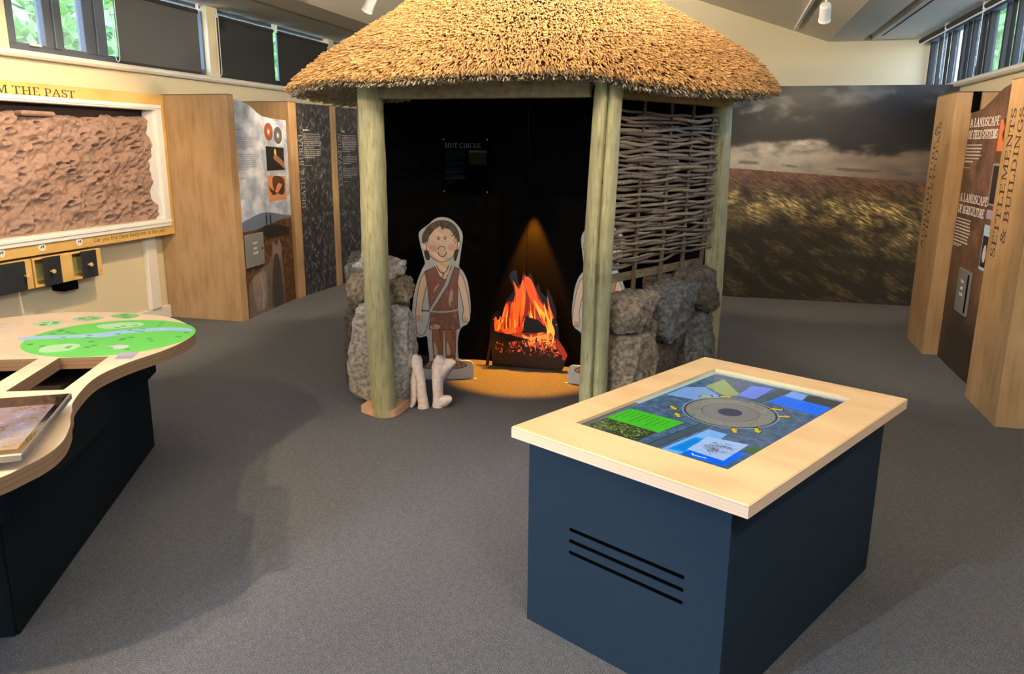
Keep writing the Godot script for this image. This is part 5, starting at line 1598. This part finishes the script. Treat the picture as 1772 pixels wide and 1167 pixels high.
	m2.tube([Vector3(-0.012, 0.002, 0), Vector3(-0.010, 0.03, 0), Vector3(-0.014, 0.08, 0), Vector3(-0.016, 0.15, 0), Vector3(-0.008, 0.21, 0), Vector3(0.0, 0.255, 0), Vector3(0.006, 0.29, 0), Vector3(-0.012, 0.318, 0), Vector3(-0.018, 0.332, 0)], [0.050, 0.046, 0.040, 0.043, 0.052, 0.064, 0.066, 0.036, 0.005], 16, 0.8)
	obj("shaft", m2, mats.bone, b2)
	var m3 := MB.new()
	m3.tube([Vector3(0.01, 0.235, 0.0), Vector3(0.045, 0.272, 0.004), Vector3(0.085, 0.292, 0.0), Vector3(0.105, 0.296, 0)], [0.056, 0.046, 0.028, 0.008], 12)
	obj("crest", m3, mats.bone, b2)
	var m4 := MB.new()
	m4.tube([Vector3(0.0, 0.03, 0.0), Vector3(0.04, 0.045, 0.006), Vector3(0.07, 0.058, 0.0), Vector3(0.078, 0.06, 0)], [0.044, 0.036, 0.022, 0.005], 12)
	obj("knuckle", m4, mats.bone, b2)

# ---------------------------------------------------------------- lamps
func spot(parent: Node, at: Vector3, dir: Vector3, col: Color, energy: float, angle: float, size: float, soft := 0.5) -> void:
	var l := SpotLight3D.new()
	l.name = "beam"
	parent.add_child(l, true)
	var up := Vector3.UP if absf(dir.normalized().y) < 0.95 else Vector3.BACK
	l.transform = Transform3D(Basis.looking_at(dir, up), at)
	l.light_color = col
	l.light_energy = energy
	l.spot_angle = angle
	l.spot_angle_attenuation = soft
	l.spot_attenuation = 2.0
	l.spot_range = 18.0
	l.light_size = size
	l.shadow_enabled = true

func track_lamp(at: Vector3, track_y: float, target: Vector3, energy: float, angle: float, label: String, col := WARM) -> void:
	var o := node("track_spotlight", at)
	tag(o, label, "spotlight", "white spotlights on the ceiling tracks")
	var dir := (target - at).normalized()
	var side := dir.cross(Vector3.UP).normalized()
	var t := Transform3D(Basis(side, -dir, side.cross(-dir)), Vector3.ZERO)
	var b := MB.new()
	b.lathe([Vector2(0.0, 0.09), Vector2(0.040, 0.085), Vector2(0.046, 0.07), Vector2(0.046, -0.06), Vector2(0.042, -0.06), Vector2(0.040, -0.03), Vector2(0.0, -0.028)], 24, t)
	obj("housing", b, mats.lamp_white, o)
	var r := MB.new()
	r.lathe([Vector2(0.046, -0.048), Vector2(0.050, -0.05), Vector2(0.050, -0.066), Vector2(0.042, -0.068)], 24, t)
	obj("rim", r, mats.white, o)
	var e := MB.new()
	e.lathe([Vector2(0.0, -0.036), Vector2(0.036, -0.034), Vector2(0.038, -0.030)], 20, t)
	obj("lens", e, mats.lamp_glow, o)
	var s := MB.new()
	s.tube([Vector3(0, track_y - at.y - 0.015, 0), Vector3(0, 0.03, 0)], [0.009, 0.009], 8)
	s.box(Vector3(0, track_y - at.y - 0.03, 0), Vector3(0.035, 0.04, 0.11), 0.004)
	obj("stem", s, mats.lamp_white, o)
	spot(o, dir * 0.075, dir, col, energy, angle, 0.035)

func build_lamps() -> void:  # spotlights out of view are added to supply lamp light
	struct(bx("trim_20", Vector3(-3.12, 3.135, -4.0), Vector3(0.035, 0.03, 13.5), mats.white, self), "white lighting track above the map table side", "lighting track")
	struct(bx("trim_21", Vector3(0.74, 3.015, -4.0), Vector3(0.035, 0.03, 13.5), mats.white, self), "white lighting track above the mural side", "lighting track")
	track_lamp(Vector3(-3.12, 2.80, -6.87), 3.12, Vector3(-4.3, 0.9, -7.3), 5.0 * LAMP, 32, "white ceiling spotlight over the dark display boards")
	track_lamp(Vector3(-3.12, 2.80, -4.4), 3.12, Vector3(-4.9, 1.1, -5.0), 7.0 * LAMP, 40, "added white ceiling spotlight, out of view, aimed at the footprint cast")
	track_lamp(Vector3(-3.12, 2.80, -1.6), 3.12, Vector3(-1.6, 2.1, -4.4), 6.8 * LAMP, 24, "added white ceiling spotlight, out of view, aimed at the thatch from the map table side")
	track_lamp(Vector3(-3.12, 2.80, -0.45), 3.12, Vector3(-2.75, 0.5, -2.7), 8.0 * LAMP, 30, "added white ceiling spotlight, out of view, aimed at the green map")
	track_lamp(Vector3(-3.12, 2.80, 0.4), 3.12, Vector3(-1.75, 0.0, -1.7), 15.0 * LAMP, 27, "added white ceiling spotlight, out of view, aimed at the carpet by the map table")
	track_lamp(Vector3(0.74, 2.70, -7.516), 3.0, Vector3(0.9, 1.0, -8.87), 3.0 * LAMP, 38, "white ceiling spotlight in front of the mural")
	track_lamp(Vector3(0.74, 2.70, -5.0), 3.0, Vector3(1.7, 1.0, -6.3), 3.5 * LAMP, 34, "added white ceiling spotlight, out of view, aimed at the russet board")
	track_lamp(Vector3(0.74, 2.70, -1.9), 3.0, Vector3(-0.9, 2.15, -4.4), 5.8 * LAMP, 26, "added white ceiling spotlight, out of view, aimed at the thatch from the mural side")
	track_lamp(Vector3(-3.12, 2.80, 2.0), 3.12, Vector3(-0.15, 0.0, -2.2), ADDED_COOL, 17, "added cool spotlight furthest from the hut, unseen, standing in for daylight by the touch table", Color(0.86, 0.92, 1.0))  # unseen lamp added to throw bluish light on floor and table front
	# unseen uplights added as soft fill, bounced off the vault
	for k in 4:
		var z := 1.0 - k * 2.35
		track_lamp(Vector3(-3.12, 2.84, z + 0.35), 3.12, Vector3(-2.2, 3.5, z - 0.2), UP, 62, ["added unseen uplight on the map table side track, furthest behind the camera", "added unseen uplight on the map table side track, second from the near end", "added unseen uplight on the map table side track, third from the near end", "added unseen uplight on the map table side track, closest to the hut"][k], FILL_WHITE)
		track_lamp(Vector3(0.74, 2.72, z + 0.35), 3.0, Vector3(-0.3, 3.4, z - 0.2), UP, 62, ["added unseen uplight on the mural side track, furthest behind the camera", "added unseen uplight on the mural side track, second from the near end", "added unseen uplight on the mural side track, third from the near end", "added unseen uplight on the mural side track, closest to the hut"][k], FILL_WHITE)
	track_lamp(Vector3(0.74, 2.70, -0.6), 3.0, Vector3(0.15, 0.7, -2.8), 3.2 * LAMP, 26, "added white ceiling spotlight, out of view, aimed at the touch table", Color(1.0, 0.94, 0.86))

# ---------------------------------------------------------------- touch table
func build_touch_table() -> void:
	var o := node("touch_table", Vector3(0.05, 0, -2.716))
	o.basis = Basis(Vector3(0.878, 0, 0.479).normalized(), Vector3.UP, Vector3(-0.479, 0, 0.878).normalized())
	tag(o, "low navy box table with a birch top and a lit screen set into it", "table")
	var hx := 0.4225
	var hz := 0.622
	var y1 := 0.70
	var y0 := 0.661
	var sx0 := -0.292
	var sx1 := 0.268
	var sz0 := -0.482
	var sz1 := 0.448
	var c := 0.004
	var b := MB.new()
	var O := [Vector3(-hx + c, y1, -hz + c), Vector3(hx - c, y1, -hz + c), Vector3(hx - c, y1, hz - c), Vector3(-hx + c, y1, hz - c)]
	var I := [Vector3(sx0, y1, sz0), Vector3(sx1, y1, sz0), Vector3(sx1, y1, sz1), Vector3(sx0, y1, sz1)]
	var E := [Vector3(-hx, y1 - c, -hz), Vector3(hx, y1 - c, -hz), Vector3(hx, y1 - c, hz), Vector3(-hx, y1 - c, hz)]
	for k in 4:
		var l := (k + 1) % 4
		b.quad(O[k], O[l], I[l], I[k], Vector3.UP)
		var m: Vector3 = [Vector3(0, 0, -1), Vector3.RIGHT, Vector3(0, 0, 1), Vector3.LEFT][k]
		b.quad(O[k], O[l], E[l], E[k], (m + Vector3.UP).normalized())
		b.quad(I[k], I[l], I[l] + Vector3(0, -0.013, 0), I[k] + Vector3(0, -0.013, 0), -m)
	b.quad(Vector3(-hx, y0, -hz), Vector3(hx, y0, -hz), Vector3(hx, y0, hz), Vector3(-hx, y0, hz), Vector3.DOWN)
	var top := obj("tabletop", b, mats.birch, o)
	var ys := [y0, y0 + 0.009, y0 + 0.0105, y0 + 0.020, y0 + 0.0215, y0 + 0.030, y1 - c]
	for k in 6:
		var e := MB.new()
		for q in 4:
			var l := (q + 1) % 4
			var m: Vector3 = [Vector3(0, 0, -1), Vector3.RIGHT, Vector3(0, 0, 1), Vector3.LEFT][q]
			e.quad(Vector3(E[q].x, ys[k], E[q].z), Vector3(E[l].x, ys[k], E[l].z), Vector3(E[l].x, ys[k + 1], E[l].z), Vector3(E[q].x, ys[k + 1], E[q].z), m)
		obj("plywood_layer", e, mats.edge_pale if k % 2 == 0 else mats.edge_line, top)
	# body: box with three vent slots cut into its end
	var bd := CSGCombiner3D.new()
	bd.name = "body"
	o.add_child(bd, true)
	var bb := CSGBox3D.new()
	bb.name = "box"
	bb.size = Vector3(0.73, 0.659, 1.17)
	bb.position = Vector3(0.003, 0.3305, 0.015)
	bb.material = mats.navy
	bd.add_child(bb, true)
	for k in 3:
		var y: float = [0.4055, 0.3655, 0.325][k]
		var s := CSGBox3D.new()
		s.name = "slot"
		s.operation = CSGShape3D.OPERATION_SUBTRACTION
		s.size = Vector3(0.41, 0.0125, 0.06)
		s.position = Vector3(0.027, y, 0.60)
		s.material = mats.black
		bd.add_child(s, true)
		for x in [-0.178, 0.232]:
			var cy := CSGCylinder3D.new()
			cy.name = "slot_end"
			cy.operation = CSGShape3D.OPERATION_SUBTRACTION
			cy.radius = 0.00625
			cy.height = 0.06
			cy.sides = 16
			cy.rotation.x = PI / 2
			cy.position = Vector3(x, y, 0.60)
			cy.material = mats.black
			bd.add_child(cy, true)
	# screen: u across, v along (away from the vent end)
	var P := Paint.new(620, 1030, Color(0.30, 0.40, 0.50))
	var g := mixed(grey(620, 1030, 0.02, 121, 4), grey(620, 1030, 0.14, 122, 3), 0.55)
	P.im = ramp_image(620, 1030, g, [Color(0.10, 0.16, 0.24), Color(0.22, 0.31, 0.41), Color(0.34, 0.44, 0.55), Color(0.52, 0.60, 0.68)])
	P.o = Vector2(-0.292, -0.482)
	P.s = 1107.0
	var V := func(a: Array) -> Array:
		var r := []
		for k in range(0, a.size(), 2):
			r.append(Vector2(a[k], -a[k + 1]))
		return r
	rng.seed = 66
	# dark border and crossing tracks
	P.line(V.call([-0.292, -0.44, 0.268, -0.44]), 0.018, Color(0.20, 0.24, 0.26))
	P.line(V.call([-0.285, -0.448, -0.285, 0.482]), 0.012, Color(0.22, 0.28, 0.30))
	for q in [[-0.012, 0.035, 0.26, 0.33, 0.38], [0.006, 0.004, 0.16, 0.22, 0.27], [-0.032, 0.004, 0.15, 0.21, 0.26]]:
		P.line(V.call([q[0], -0.448, q[0] + 0.03, -0.08]), q[1], Color(q[2], q[3], q[4]))
		P.line(V.call([q[0] + 0.03, 0.19, q[0] + 0.055, 0.482]), q[1], Color(q[2], q[3], q[4]))
	P.line(V.call([-0.292, -0.165, 0.0, -0.16]), 0.004, Color(0.13, 0.18, 0.22))
	P.line(V.call([-0.292, 0.075, -0.10, 0.03]), 0.004, Color(0.15, 0.20, 0.25))
	# pale edge along the far side of the picture
	P.poly(V.call([-0.292, 0.482, 0.268, 0.482, 0.268, 0.462, -0.27, 0.455, -0.275, -0.1, -0.292, -0.1]), Color(0.56, 0.68, 0.66))
	# green note and plant picture
	P.poly(V.call([-0.27, -0.307, -0.266, -0.166, -0.050, -0.160, -0.058, -0.307]), Color(0.27, 0.72, 0.16))
	for k in 9:
		P.line(V.call([-0.25 + k * 0.02, -0.285 + 0.02 * (k % 3), -0.25 + k * 0.02, -0.185]), 0.003, Color(0.15, 0.46, 0.08))
	P.poly(V.call([-0.275, -0.420, -0.270, -0.307, -0.064, -0.307, -0.064, -0.420]), Color(0.22, 0.25, 0.17))
	for k in 420:
		var x := rng.randf_range(-0.268, -0.072)
		var y := rng.randf_range(-0.414, -0.315)
		P.line(V.call([x, y, x + rng.randf_range(-0.012, 0.012), y + rng.randf_range(-0.004, 0.008)]), 0.003, [Color(0.45, 0.62, 0.18), Color(0.10, 0.12, 0.08), Color(0.62, 0.70, 0.35), Color(0.28, 0.34, 0.22), Color(0.16, 0.17, 0.13)][rng.randi() % 5])
	# light blue and yellow sheets
	P.poly(V.call([-0.265, 0.06, -0.262, 0.20, -0.205, 0.255, -0.10, 0.18, -0.08, 0.10]), Color(0.46, 0.60, 0.80))
	P.poly(V.call([-0.215, 0.265, -0.205, 0.40, -0.068, 0.264, -0.07, 0.192]), Color(0.55, 0.62, 0.42))
	P.poly(V.call([-0.065, 0.243, -0.085, 0.40, -0.006, 0.426, 0.004, 0.249]), Color(0.40, 0.50, 0.86))
	P.poly(V.call([0.066, 0.342, 0.060, 0.443, 0.124, 0.435, 0.139, 0.344]), Color(0.46, 0.62, 0.86))
	P.poly(V.call([0.139, 0.344, 0.130, 0.445, 0.255, 0.44, 0.258, 0.35]), Color(0.24, 0.24, 0.24))
	P.poly(V.call([0.052, 0.255, 0.060, 0.363, 0.250, 0.350, 0.244, 0.228]), Color(0.08, 0.42, 0.92))
	for k in 8:
		P.line(V.call([0.08 + k * 0.02, 0.265, 0.08 + k * 0.02, 0.335]), 0.0022, Color(0.05, 0.28, 0.70))
	# bronze quern stone in the middle
	var cc := Vector2(0.010, -0.047)
	P.ell(cc, 0.168, 0.168, Color(0.50, 0.58, 0.66))
	P.ell(cc, 0.162, 0.162, Color(0.24, 0.25, 0.30))
	P.ell(cc, 0.154, 0.154, Color(0.50, 0.50, 0.46))
	for k in 150:
		var a := rng.randf() * TAU
		var q := cc + Vector2(cos(a), sin(a)) * rng.randf_range(0.10, 0.148)
		P.ell(q, 0.006, 0.004, Color(0.50, 0.50, 0.46).lerp(Color(0.62, 0.58, 0.42) if k % 2 else Color(0.36, 0.37, 0.40), rng.randf() * 0.7))
	P.ell(cc, 0.100, 0.100, Color(0.30, 0.29, 0.32))
	P.ell(cc, 0.097, 0.097, Color(0.47, 0.46, 0.46))
	P.ell(cc, 0.042, 0.042, Color(0.20, 0.21, 0.34))
	for q in [[-0.162, -0.051, 0.6], [-0.108, -0.109, -2.4], [-0.146, 0.15, 2.2], [-0.09, 0.20, -0.9], [0.113, 0.194, 2.6], [0.167, 0.139, -0.7], [0.11, -0.111, -2.2], [0.164, -0.057, 0.9]]:
		var e := Vector2(cos(q[2]), sin(q[2]))
		var f := Vector2(-e.y, e.x)
		var p := Vector2(q[0], -q[1])
		for z in [[1.25, Color(0.12, 0.12, 0.10)], [1.0, Color(0.78, 0.70, 0.18)]]:
			var s: float = z[0]
			P.poly([p + (e * -0.022 + f * 0.007) * s, p + (e * 0.004 + f * 0.007) * s, p + (e * 0.004 + f * 0.015) * s, p + e * 0.026 * s, p + (e * 0.004 - f * 0.015) * s, p + (e * 0.004 - f * 0.007) * s, p + (e * -0.022 - f * 0.007) * s], z[1])
	# card near the corner
	P.poly(V.call([0.026, -0.422, 0.043, -0.160, 0.112, -0.160, 0.125, -0.30, 0.088, -0.42]), Color(0.46, 0.68, 0.92))
	P.poly(V.call([0.040, -0.405, 0.050, -0.255, 0.092, -0.245, 0.092, -0.395]), Color(0.05, 0.55, 0.90))
	P.poly(V.call([0.090, -0.412, 0.096, -0.36, 0.235, -0.262, 0.236, -0.412]), Color(0.05, 0.40, 0.92))
	P.poly(V.call([0.086, -0.366, 0.075, -0.223, 0.206, -0.197, 0.213, -0.372]), Color(0.62, 0.74, 0.90))
	for k in 60:
		var a := rng.randf() * TAU
		var q := Vector2(0.145, 0.288) + Vector2(cos(a) * 0.048, sin(a) * 0.052) * rng.randf_range(0.2, 1.0)
		P.curve([q, q + Vector2(rng.randf_range(-0.02, 0.02), rng.randf_range(-0.012, 0.012)), q + Vector2(rng.randf_range(-0.03, 0.03), rng.randf_range(-0.02, 0.02))], 0.0016, [Color(0.30, 0.28, 0.40), Color(0.55, 0.42, 0.48), Color(0.40, 0.36, 0.30)][k % 3])
	P.line(V.call([0.115, -0.385, 0.125, -0.395, 0.165, -0.39]), 0.005, Color(0.85, 0.92, 0.98))
	for k in 5:
		P.line(V.call([0.055 + k * 0.006, -0.38, 0.058 + k * 0.006, -0.275]), 0.0016, Color(0.04, 0.34, 0.70))
	P.poly(V.call([0.215, -0.252, 0.224, -0.199, 0.256, -0.197, 0.250, -0.25]), Color(0.24, 0.40, 0.18))
	var sm := print_mat(P.im, 0.08)
	sm.albedo_color = Color(0.25, 0.25, 0.25)
	sm.emission_enabled = true
	sm.emission_texture = sm.albedo_texture
	sm.emission = Color.WHITE
	sm.emission_operator = BaseMaterial3D.EMISSION_OP_MULTIPLY
	sm.emission_energy_multiplier = SCREEN
	var sc := MB.new()
	sc.quad(Vector3(sx0, 0.688, sz1), Vector3(sx1, 0.688, sz1), Vector3(sx1, 0.688, sz0), Vector3(sx0, 0.688, sz0), Vector3.UP)
	obj("screen", sc, sm, o)
	var al := AreaLight3D.new()
	al.name = "screen_light"
	al.area_size = Vector2(0.54, 0.90)
	al.light_color = Color(0.45, 0.65, 1.0)
	al.light_energy = SCREEN * 0.03
	al.shadow_enabled = true
	al.transform = Transform3D(Basis(Vector3.RIGHT, PI / 2), Vector3(-0.012, 0.6895, -0.017))
	o.add_child(al, true)

# ---------------------------------------------------------------- map table
func xz(a: Array) -> PackedVector2Array:
	var p := PackedVector2Array()
	for q in a:
		p.append(Vector2(q[0], -q[1]))
	return p

func build_map_table() -> void:
	var at := Vector3(-2.117, 0, -1.816)
	var o := node("map_table", at)
	tag(o, "curved plywood table on a dark base with a printed green map", "table")
	var k0 := 1.10588
	var src := [[-3.41, -3.03], [-3.29, -3.18], [-3.18, -3.26], [-2.99, -3.31], [-2.82, -3.32], [-2.67, -3.3], [-2.54, -3.24], [-2.42, -3.155], [-2.33, -3.075], [-2.28, -2.99], [-2.243, -2.86], [-2.228, -2.73], [-2.232, -2.62], [-2.235, -2.52], [-2.222, -2.39], [-2.188, -2.28], [-2.122, -2.155], [-2.055, -2.05], [-2.0, -1.99], [-1.955, -1.935], [-1.895, -1.87], [-1.825, -1.775], [-1.787, -1.7], [-1.768, -1.63], [-1.765, -1.58], [-1.765, -1.50], [-1.80, -1.36], [-1.90, -1.20], [-2.08, -1.08], [-2.35, -1.05], [-2.75, -1.25], [-3.1, -1.6], [-3.4, -2.05], [-3.55, -2.5], [-3.52, -2.83]]
	var pl := []
	for q in src:
		pl.append(Vector2(q[0] * k0, -q[1] * k0))
	var pp := Paint.new(4, 4, Color.BLACK)
	var outline := PackedVector2Array(pp.smooth(pl, true, 4))
	var h1 := xz([[-2.82, -2.771], [-2.626, -2.853], [-2.431, -2.391], [-2.628, -2.311]])
	var h2 := xz([[-3.085, -2.655], [-2.898, -2.737], [-2.705, -2.280], [-2.892, -2.200]])
	var top_t := Transform3D(Basis(Vector3.RIGHT, Vector3(0, 0, -1), Vector3.UP), -at)
	var Y1 := 0.66
	var Y0 := 0.607
	var b := MB.new()
	var cut := [Vector2(-3.6, 2.10), Vector2(-1.5, 2.985)] # a line through both openings
	var dn := ((cut[1] as Vector2) - (cut[0] as Vector2)).normalized()
	var nn := Vector2(-dn.y, dn.x)
	for sg in [-1.0, 1.0]:
		var half := PackedVector2Array([cut[0] - dn * 5, cut[1] + dn * 5, cut[1] + dn * 5 + nn * 9 * sg, cut[0] - dn * 5 + nn * 9 * sg])
		for piece in Geometry2D.intersect_polygons(outline, half):
			for q in Geometry2D.clip_polygons(piece, h1):
				for r in Geometry2D.clip_polygons(q, h2):
					b.face(r, Y1, 1.0, top_t)
					b.face(r, Y0, -1.0, top_t)
	var top := obj("tabletop", b, mats.pale_birch, o)
	var ys := [Y0, Y0 + 0.0165, Y0 + 0.0185, Y0 + 0.0345, Y0 + 0.0365, Y1]
	for k in 5:
		var e := MB.new()
		e.sides(outline, ys[k], ys[k + 1], top_t)
		for h in [h1, h2]:
			var hh := MB.new()
			hh.sides(h, ys[k], ys[k + 1], top_t)
			for j in hh.n.size():
				hh.n[j] = -hh.n[j]
			for j in range(0, hh.v.size(), 3):
				e.tri(hh.v[j], hh.v[j + 1], hh.v[j + 2], hh.n[j], hh.n[j + 1], hh.n[j + 2])
		obj("plywood_layer", e, mats.ply if k % 2 == 0 else mats.ply_dark, top)
	# dark base: hollow so that the openings look into it
	var T := Transform3D(Basis(Vector3(-0.418, 0, -0.908).normalized(), Vector3.UP, Vector3(0.908, 0, -0.418).normalized()), Vector3.ZERO)
	var bd := MB.new()
	var L := 1.772
	var W := 0.86
	bd.box(Vector3(L * 0.5, 0.205, -0.055), Vector3(L - 0.05, 0.408, 0.03), 0.003, T)
	bd.box(Vector3(L * 0.5, 0.205, -W + 0.035), Vector3(L - 0.03, 0.408, 0.03), 0.003, T)
	bd.box(Vector3(0.03, 0.205, -W * 0.5), Vector3(0.03, 0.408, W - 0.1), 0.003, T)
	bd.box(Vector3(L - 0.04, 0.205, -W * 0.5), Vector3(0.03, 0.408, W - 0.1), 0.003, T)
	obj("body", bd, mats.black_cloth, o)
	var ub := MB.new()
	ub.box(Vector3(L * 0.5, 0.508, -0.018), Vector3(L, 0.197, 0.036), 0.003, T)
	ub.box(Vector3(L * 0.5, 0.508, -W + 0.018), Vector3(L, 0.197, 0.036), 0.003, T)
	ub.box(Vector3(0.018, 0.508, -W * 0.5), Vector3(0.036, 0.197, W - 0.072), 0.003, T)
	ub.box(Vector3(L - 0.018, 0.508, -W * 0.5), Vector3(0.036, 0.197, W - 0.072), 0.003, T)
	obj("apron", ub, mats.black_cloth, o)
	var tr := MB.new()
	tr.box(Vector3(L * 0.5, 0.50, -W * 0.5), Vector3(L - 0.08, 0.01, W - 0.08), 0.0, T)
	obj("tray_floor", tr, mats.tray, o)
	# printed vinyl on the top
	var vinyl := func(called: String, pts: Array, m: Material, y: float, par: Node, smooth: bool) -> MeshInstance3D:
		var v := []
		for q in pts:
			v.append(Vector2(q[0], -q[1]))
		var c := MB.new()
		c.extrude(PackedVector2Array(pp.smooth(v, true, 6)) if smooth else PackedVector2Array(v), Y1 + y, Y1 + y + 0.0006, top_t)
		return obj(called, c, m, par)
	var green := mat(Color(0.36, 0.78, 0.30), 0.45)
	var pale := mat(Color(0.68, 0.86, 0.66), 0.45)
	var blue := mat(Color(0.60, 0.76, 0.92), 0.45)
	var dark := mat(Color(0.20, 0.56, 0.24), 0.45)
	var oval := []
	var oc := Vector2(-2.885, -3.168)
	var ax := Vector2(0.05, -0.343)
	var bx2 := Vector2(0.345, 0.05)
	for k in 40:
		var a := TAU * k / 40
		var q := oc + ax * cos(a) * 1.12 + bx2 * sin(a) * 1.12
		oval.append([q.x, q.y])
	var mp: MeshInstance3D = vinyl.call("printed_map", oval, green, 0.0, top, false)
	vinyl.call("river", [[-3.27, -2.99], [-3.285, -3.04], [-3.189, -3.105], [-3.029, -3.184], [-2.921, -3.311], [-2.767, -3.413], [-2.645, -3.435], [-2.585, -3.38], [-2.722, -3.355], [-2.862, -3.251], [-2.911, -3.153], [-3.04, -3.098], [-3.162, -3.035]], blue, 0.0007, mp, true)
	vinyl.call("field", [[-3.136, -3.354], [-3.071, -3.442], [-2.961, -3.475], [-2.915, -3.413], [-2.975, -3.33], [-3.055, -3.305]], pale, 0.0007, mp, true)
	vinyl.call("field", [[-2.982, -2.828], [-3.043, -2.911], [-2.981, -2.99], [-2.902, -2.983], [-2.874, -2.903], [-2.923, -2.84]], pale, 0.0007, mp, true)
	vinyl.call("stone_ring", [[-2.746, -2.984], [-2.734, -3.039], [-2.671, -3.036], [-2.672, -2.977]], mats.vinyl_white, 0.0007, mp, true)
	rng.seed = 12
	for k in 34:
		var a := rng.randf() * TAU
		var q := oc + (ax * cos(a) + bx2 * sin(a)) * sqrt(rng.randf()) * 1.05
		vinyl.call("bush", [[q.x - 0.012, q.y - 0.006], [q.x + 0.012, q.y - 0.012], [q.x + 0.016, q.y + 0.003], [q.x - 0.008, q.y + 0.010]], dark, 0.0015, mp, false)
	var lo := [[[-3.482, -3.28], [-3.477, -3.377], [-3.346, -3.359], [-3.354, -3.263]], [[-3.384, -3.445], [-3.363, -3.541], [-3.246, -3.527], [-3.257, -3.424]], [[-3.239, -3.565], [-3.218, -3.655], [-3.103, -3.632], [-3.106, -3.541]]]
	for k in 3:
		var lm: MeshInstance3D = vinyl.call("small_map", lo[k], pale if k == 0 else (mats.vinyl_mint if k == 1 else mats.vinyl_green), 0.0, top, true)
		var c := Vector2.ZERO
		for q in lo[k]:
			c += Vector2(q[0], q[1]) / 4.0
		for j in 4:
			var e := c + Vector2(cos(j * 1.7 + k), sin(j * 1.7 + k)) * 0.035
			vinyl.call("field", [[e.x - 0.018, e.y - 0.01], [e.x + 0.014, e.y - 0.016], [e.x + 0.02, e.y + 0.008], [e.x - 0.01, e.y + 0.014]], dark if j % 2 else mats.vinyl_green, 0.0007, lm, true)
	# small grey caption label and a faded text block at the picture edge
	var P := Paint.new(160, 120, Color(0.66, 0.63, 0.72))
	for k in 6:
		P.bars(10, 12 + k * 17, 140, 1, 14, Color(0.42, 0.40, 0.52), rng)
	var lp := xz([[-2.565, -2.815], [-2.498, -2.848], [-2.548, -2.956], [-2.624, -2.92]])
	sheet("caption_label", lp, PackedVector2Array([Vector2(0, 1), Vector2(0, 0), Vector2(1, 0), Vector2(1, 1)]), 0.0008, print_mat(P.im), mats.white, Transform3D(top_t.basis, top_t.origin + Vector3.UP * Y1), top)
	var P2 := Paint.new(200, 200, Color(0.86, 0.79, 0.70))
	for k in 8:
		P2.bars(10, 12 + k * 23, 180, 1, 20, Color(0.72, 0.68, 0.66), rng)
	sheet("faded_text", xz([[-3.70, -3.26], [-3.56, -3.31], [-3.43, -3.06], [-3.58, -2.99]]), PackedVector2Array([Vector2(0, 0), Vector2(1, 0), Vector2(1, 1), Vector2(0, 1)]), 0.0008, print_mat(P2.im), mats.white, Transform3D(top_t.basis, top_t.origin + Vector3.UP * Y1), top)
	# block in the second opening
	# touch screen lying on the table
	var s := node("touch_monitor", Vector3(-2.234, 0.66, -2.231))
	s.basis = Basis(Vector3(0.518, 0, 0.856).normalized(), Vector3.UP, Vector3(-0.856, 0, 0.518).normalized())
	tag(s, "silver framed flat touch monitor raised over the end of the map table", "monitor")
	var sw := 0.602
	var sd := 0.42
	var sb := MB.new()
	sb.box(Vector3(sw * 0.5, 0.0425, sd * 0.5), Vector3(sw, 0.024, sd), 0.004)
	obj("casing", sb, mats.silver, s)
	bx("mount", Vector3(sw * 0.5 - 0.04, 0.016, sd * 0.5 + 0.03), Vector3(0.3, 0.029, 0.2), mats.black, s)
	var Q := Paint.new(600, 420, Color(0.03, 0.03, 0.035))
	var gg := mixed(grey(600, 420, 0.012, 131, 4), grey(600, 420, 0.05, 132, 3), 0.3)
	var img := ramp_image(600, 420, gg, [Color(0.20, 0.18, 0.19), Color(0.42, 0.37, 0.36), Color(0.40, 0.40, 0.50), Color(0.58, 0.57, 0.60)])
	Q.im.blit_rect(img, Rect2i(0, 0, 440, 400), Vector2i(120, 20))
	var gm := print_mat(Q.im, 0.04)
	gm.emission_enabled = true
	gm.emission_texture = gm.albedo_texture
	gm.emission = Color.WHITE
	gm.emission_operator = BaseMaterial3D.EMISSION_OP_MULTIPLY
	gm.emission_energy_multiplier = SCREEN * 0.3
	var gs := MB.new()
	gs.quad(Vector3(0.006, 0.0548, sd - 0.006), Vector3(sw - 0.006, 0.0548, sd - 0.006), Vector3(sw - 0.006, 0.0548, 0.006), Vector3(0.006, 0.0548, 0.006), Vector3.UP)
	obj("glass_screen", gs, gm, s)
	var ml := AreaLight3D.new()
	ml.name = "screen_light"
	ml.area_size = Vector2(sw - 0.05, sd - 0.05)
	ml.light_color = Color(0.6, 0.65, 0.9)
	ml.light_energy = SCREEN * 0.008
	ml.shadow_enabled = true
	ml.transform = Transform3D(Basis(Vector3.RIGHT, PI / 2), Vector3(sw * 0.5, 0.058, sd * 0.5))
	s.add_child(ml, true)
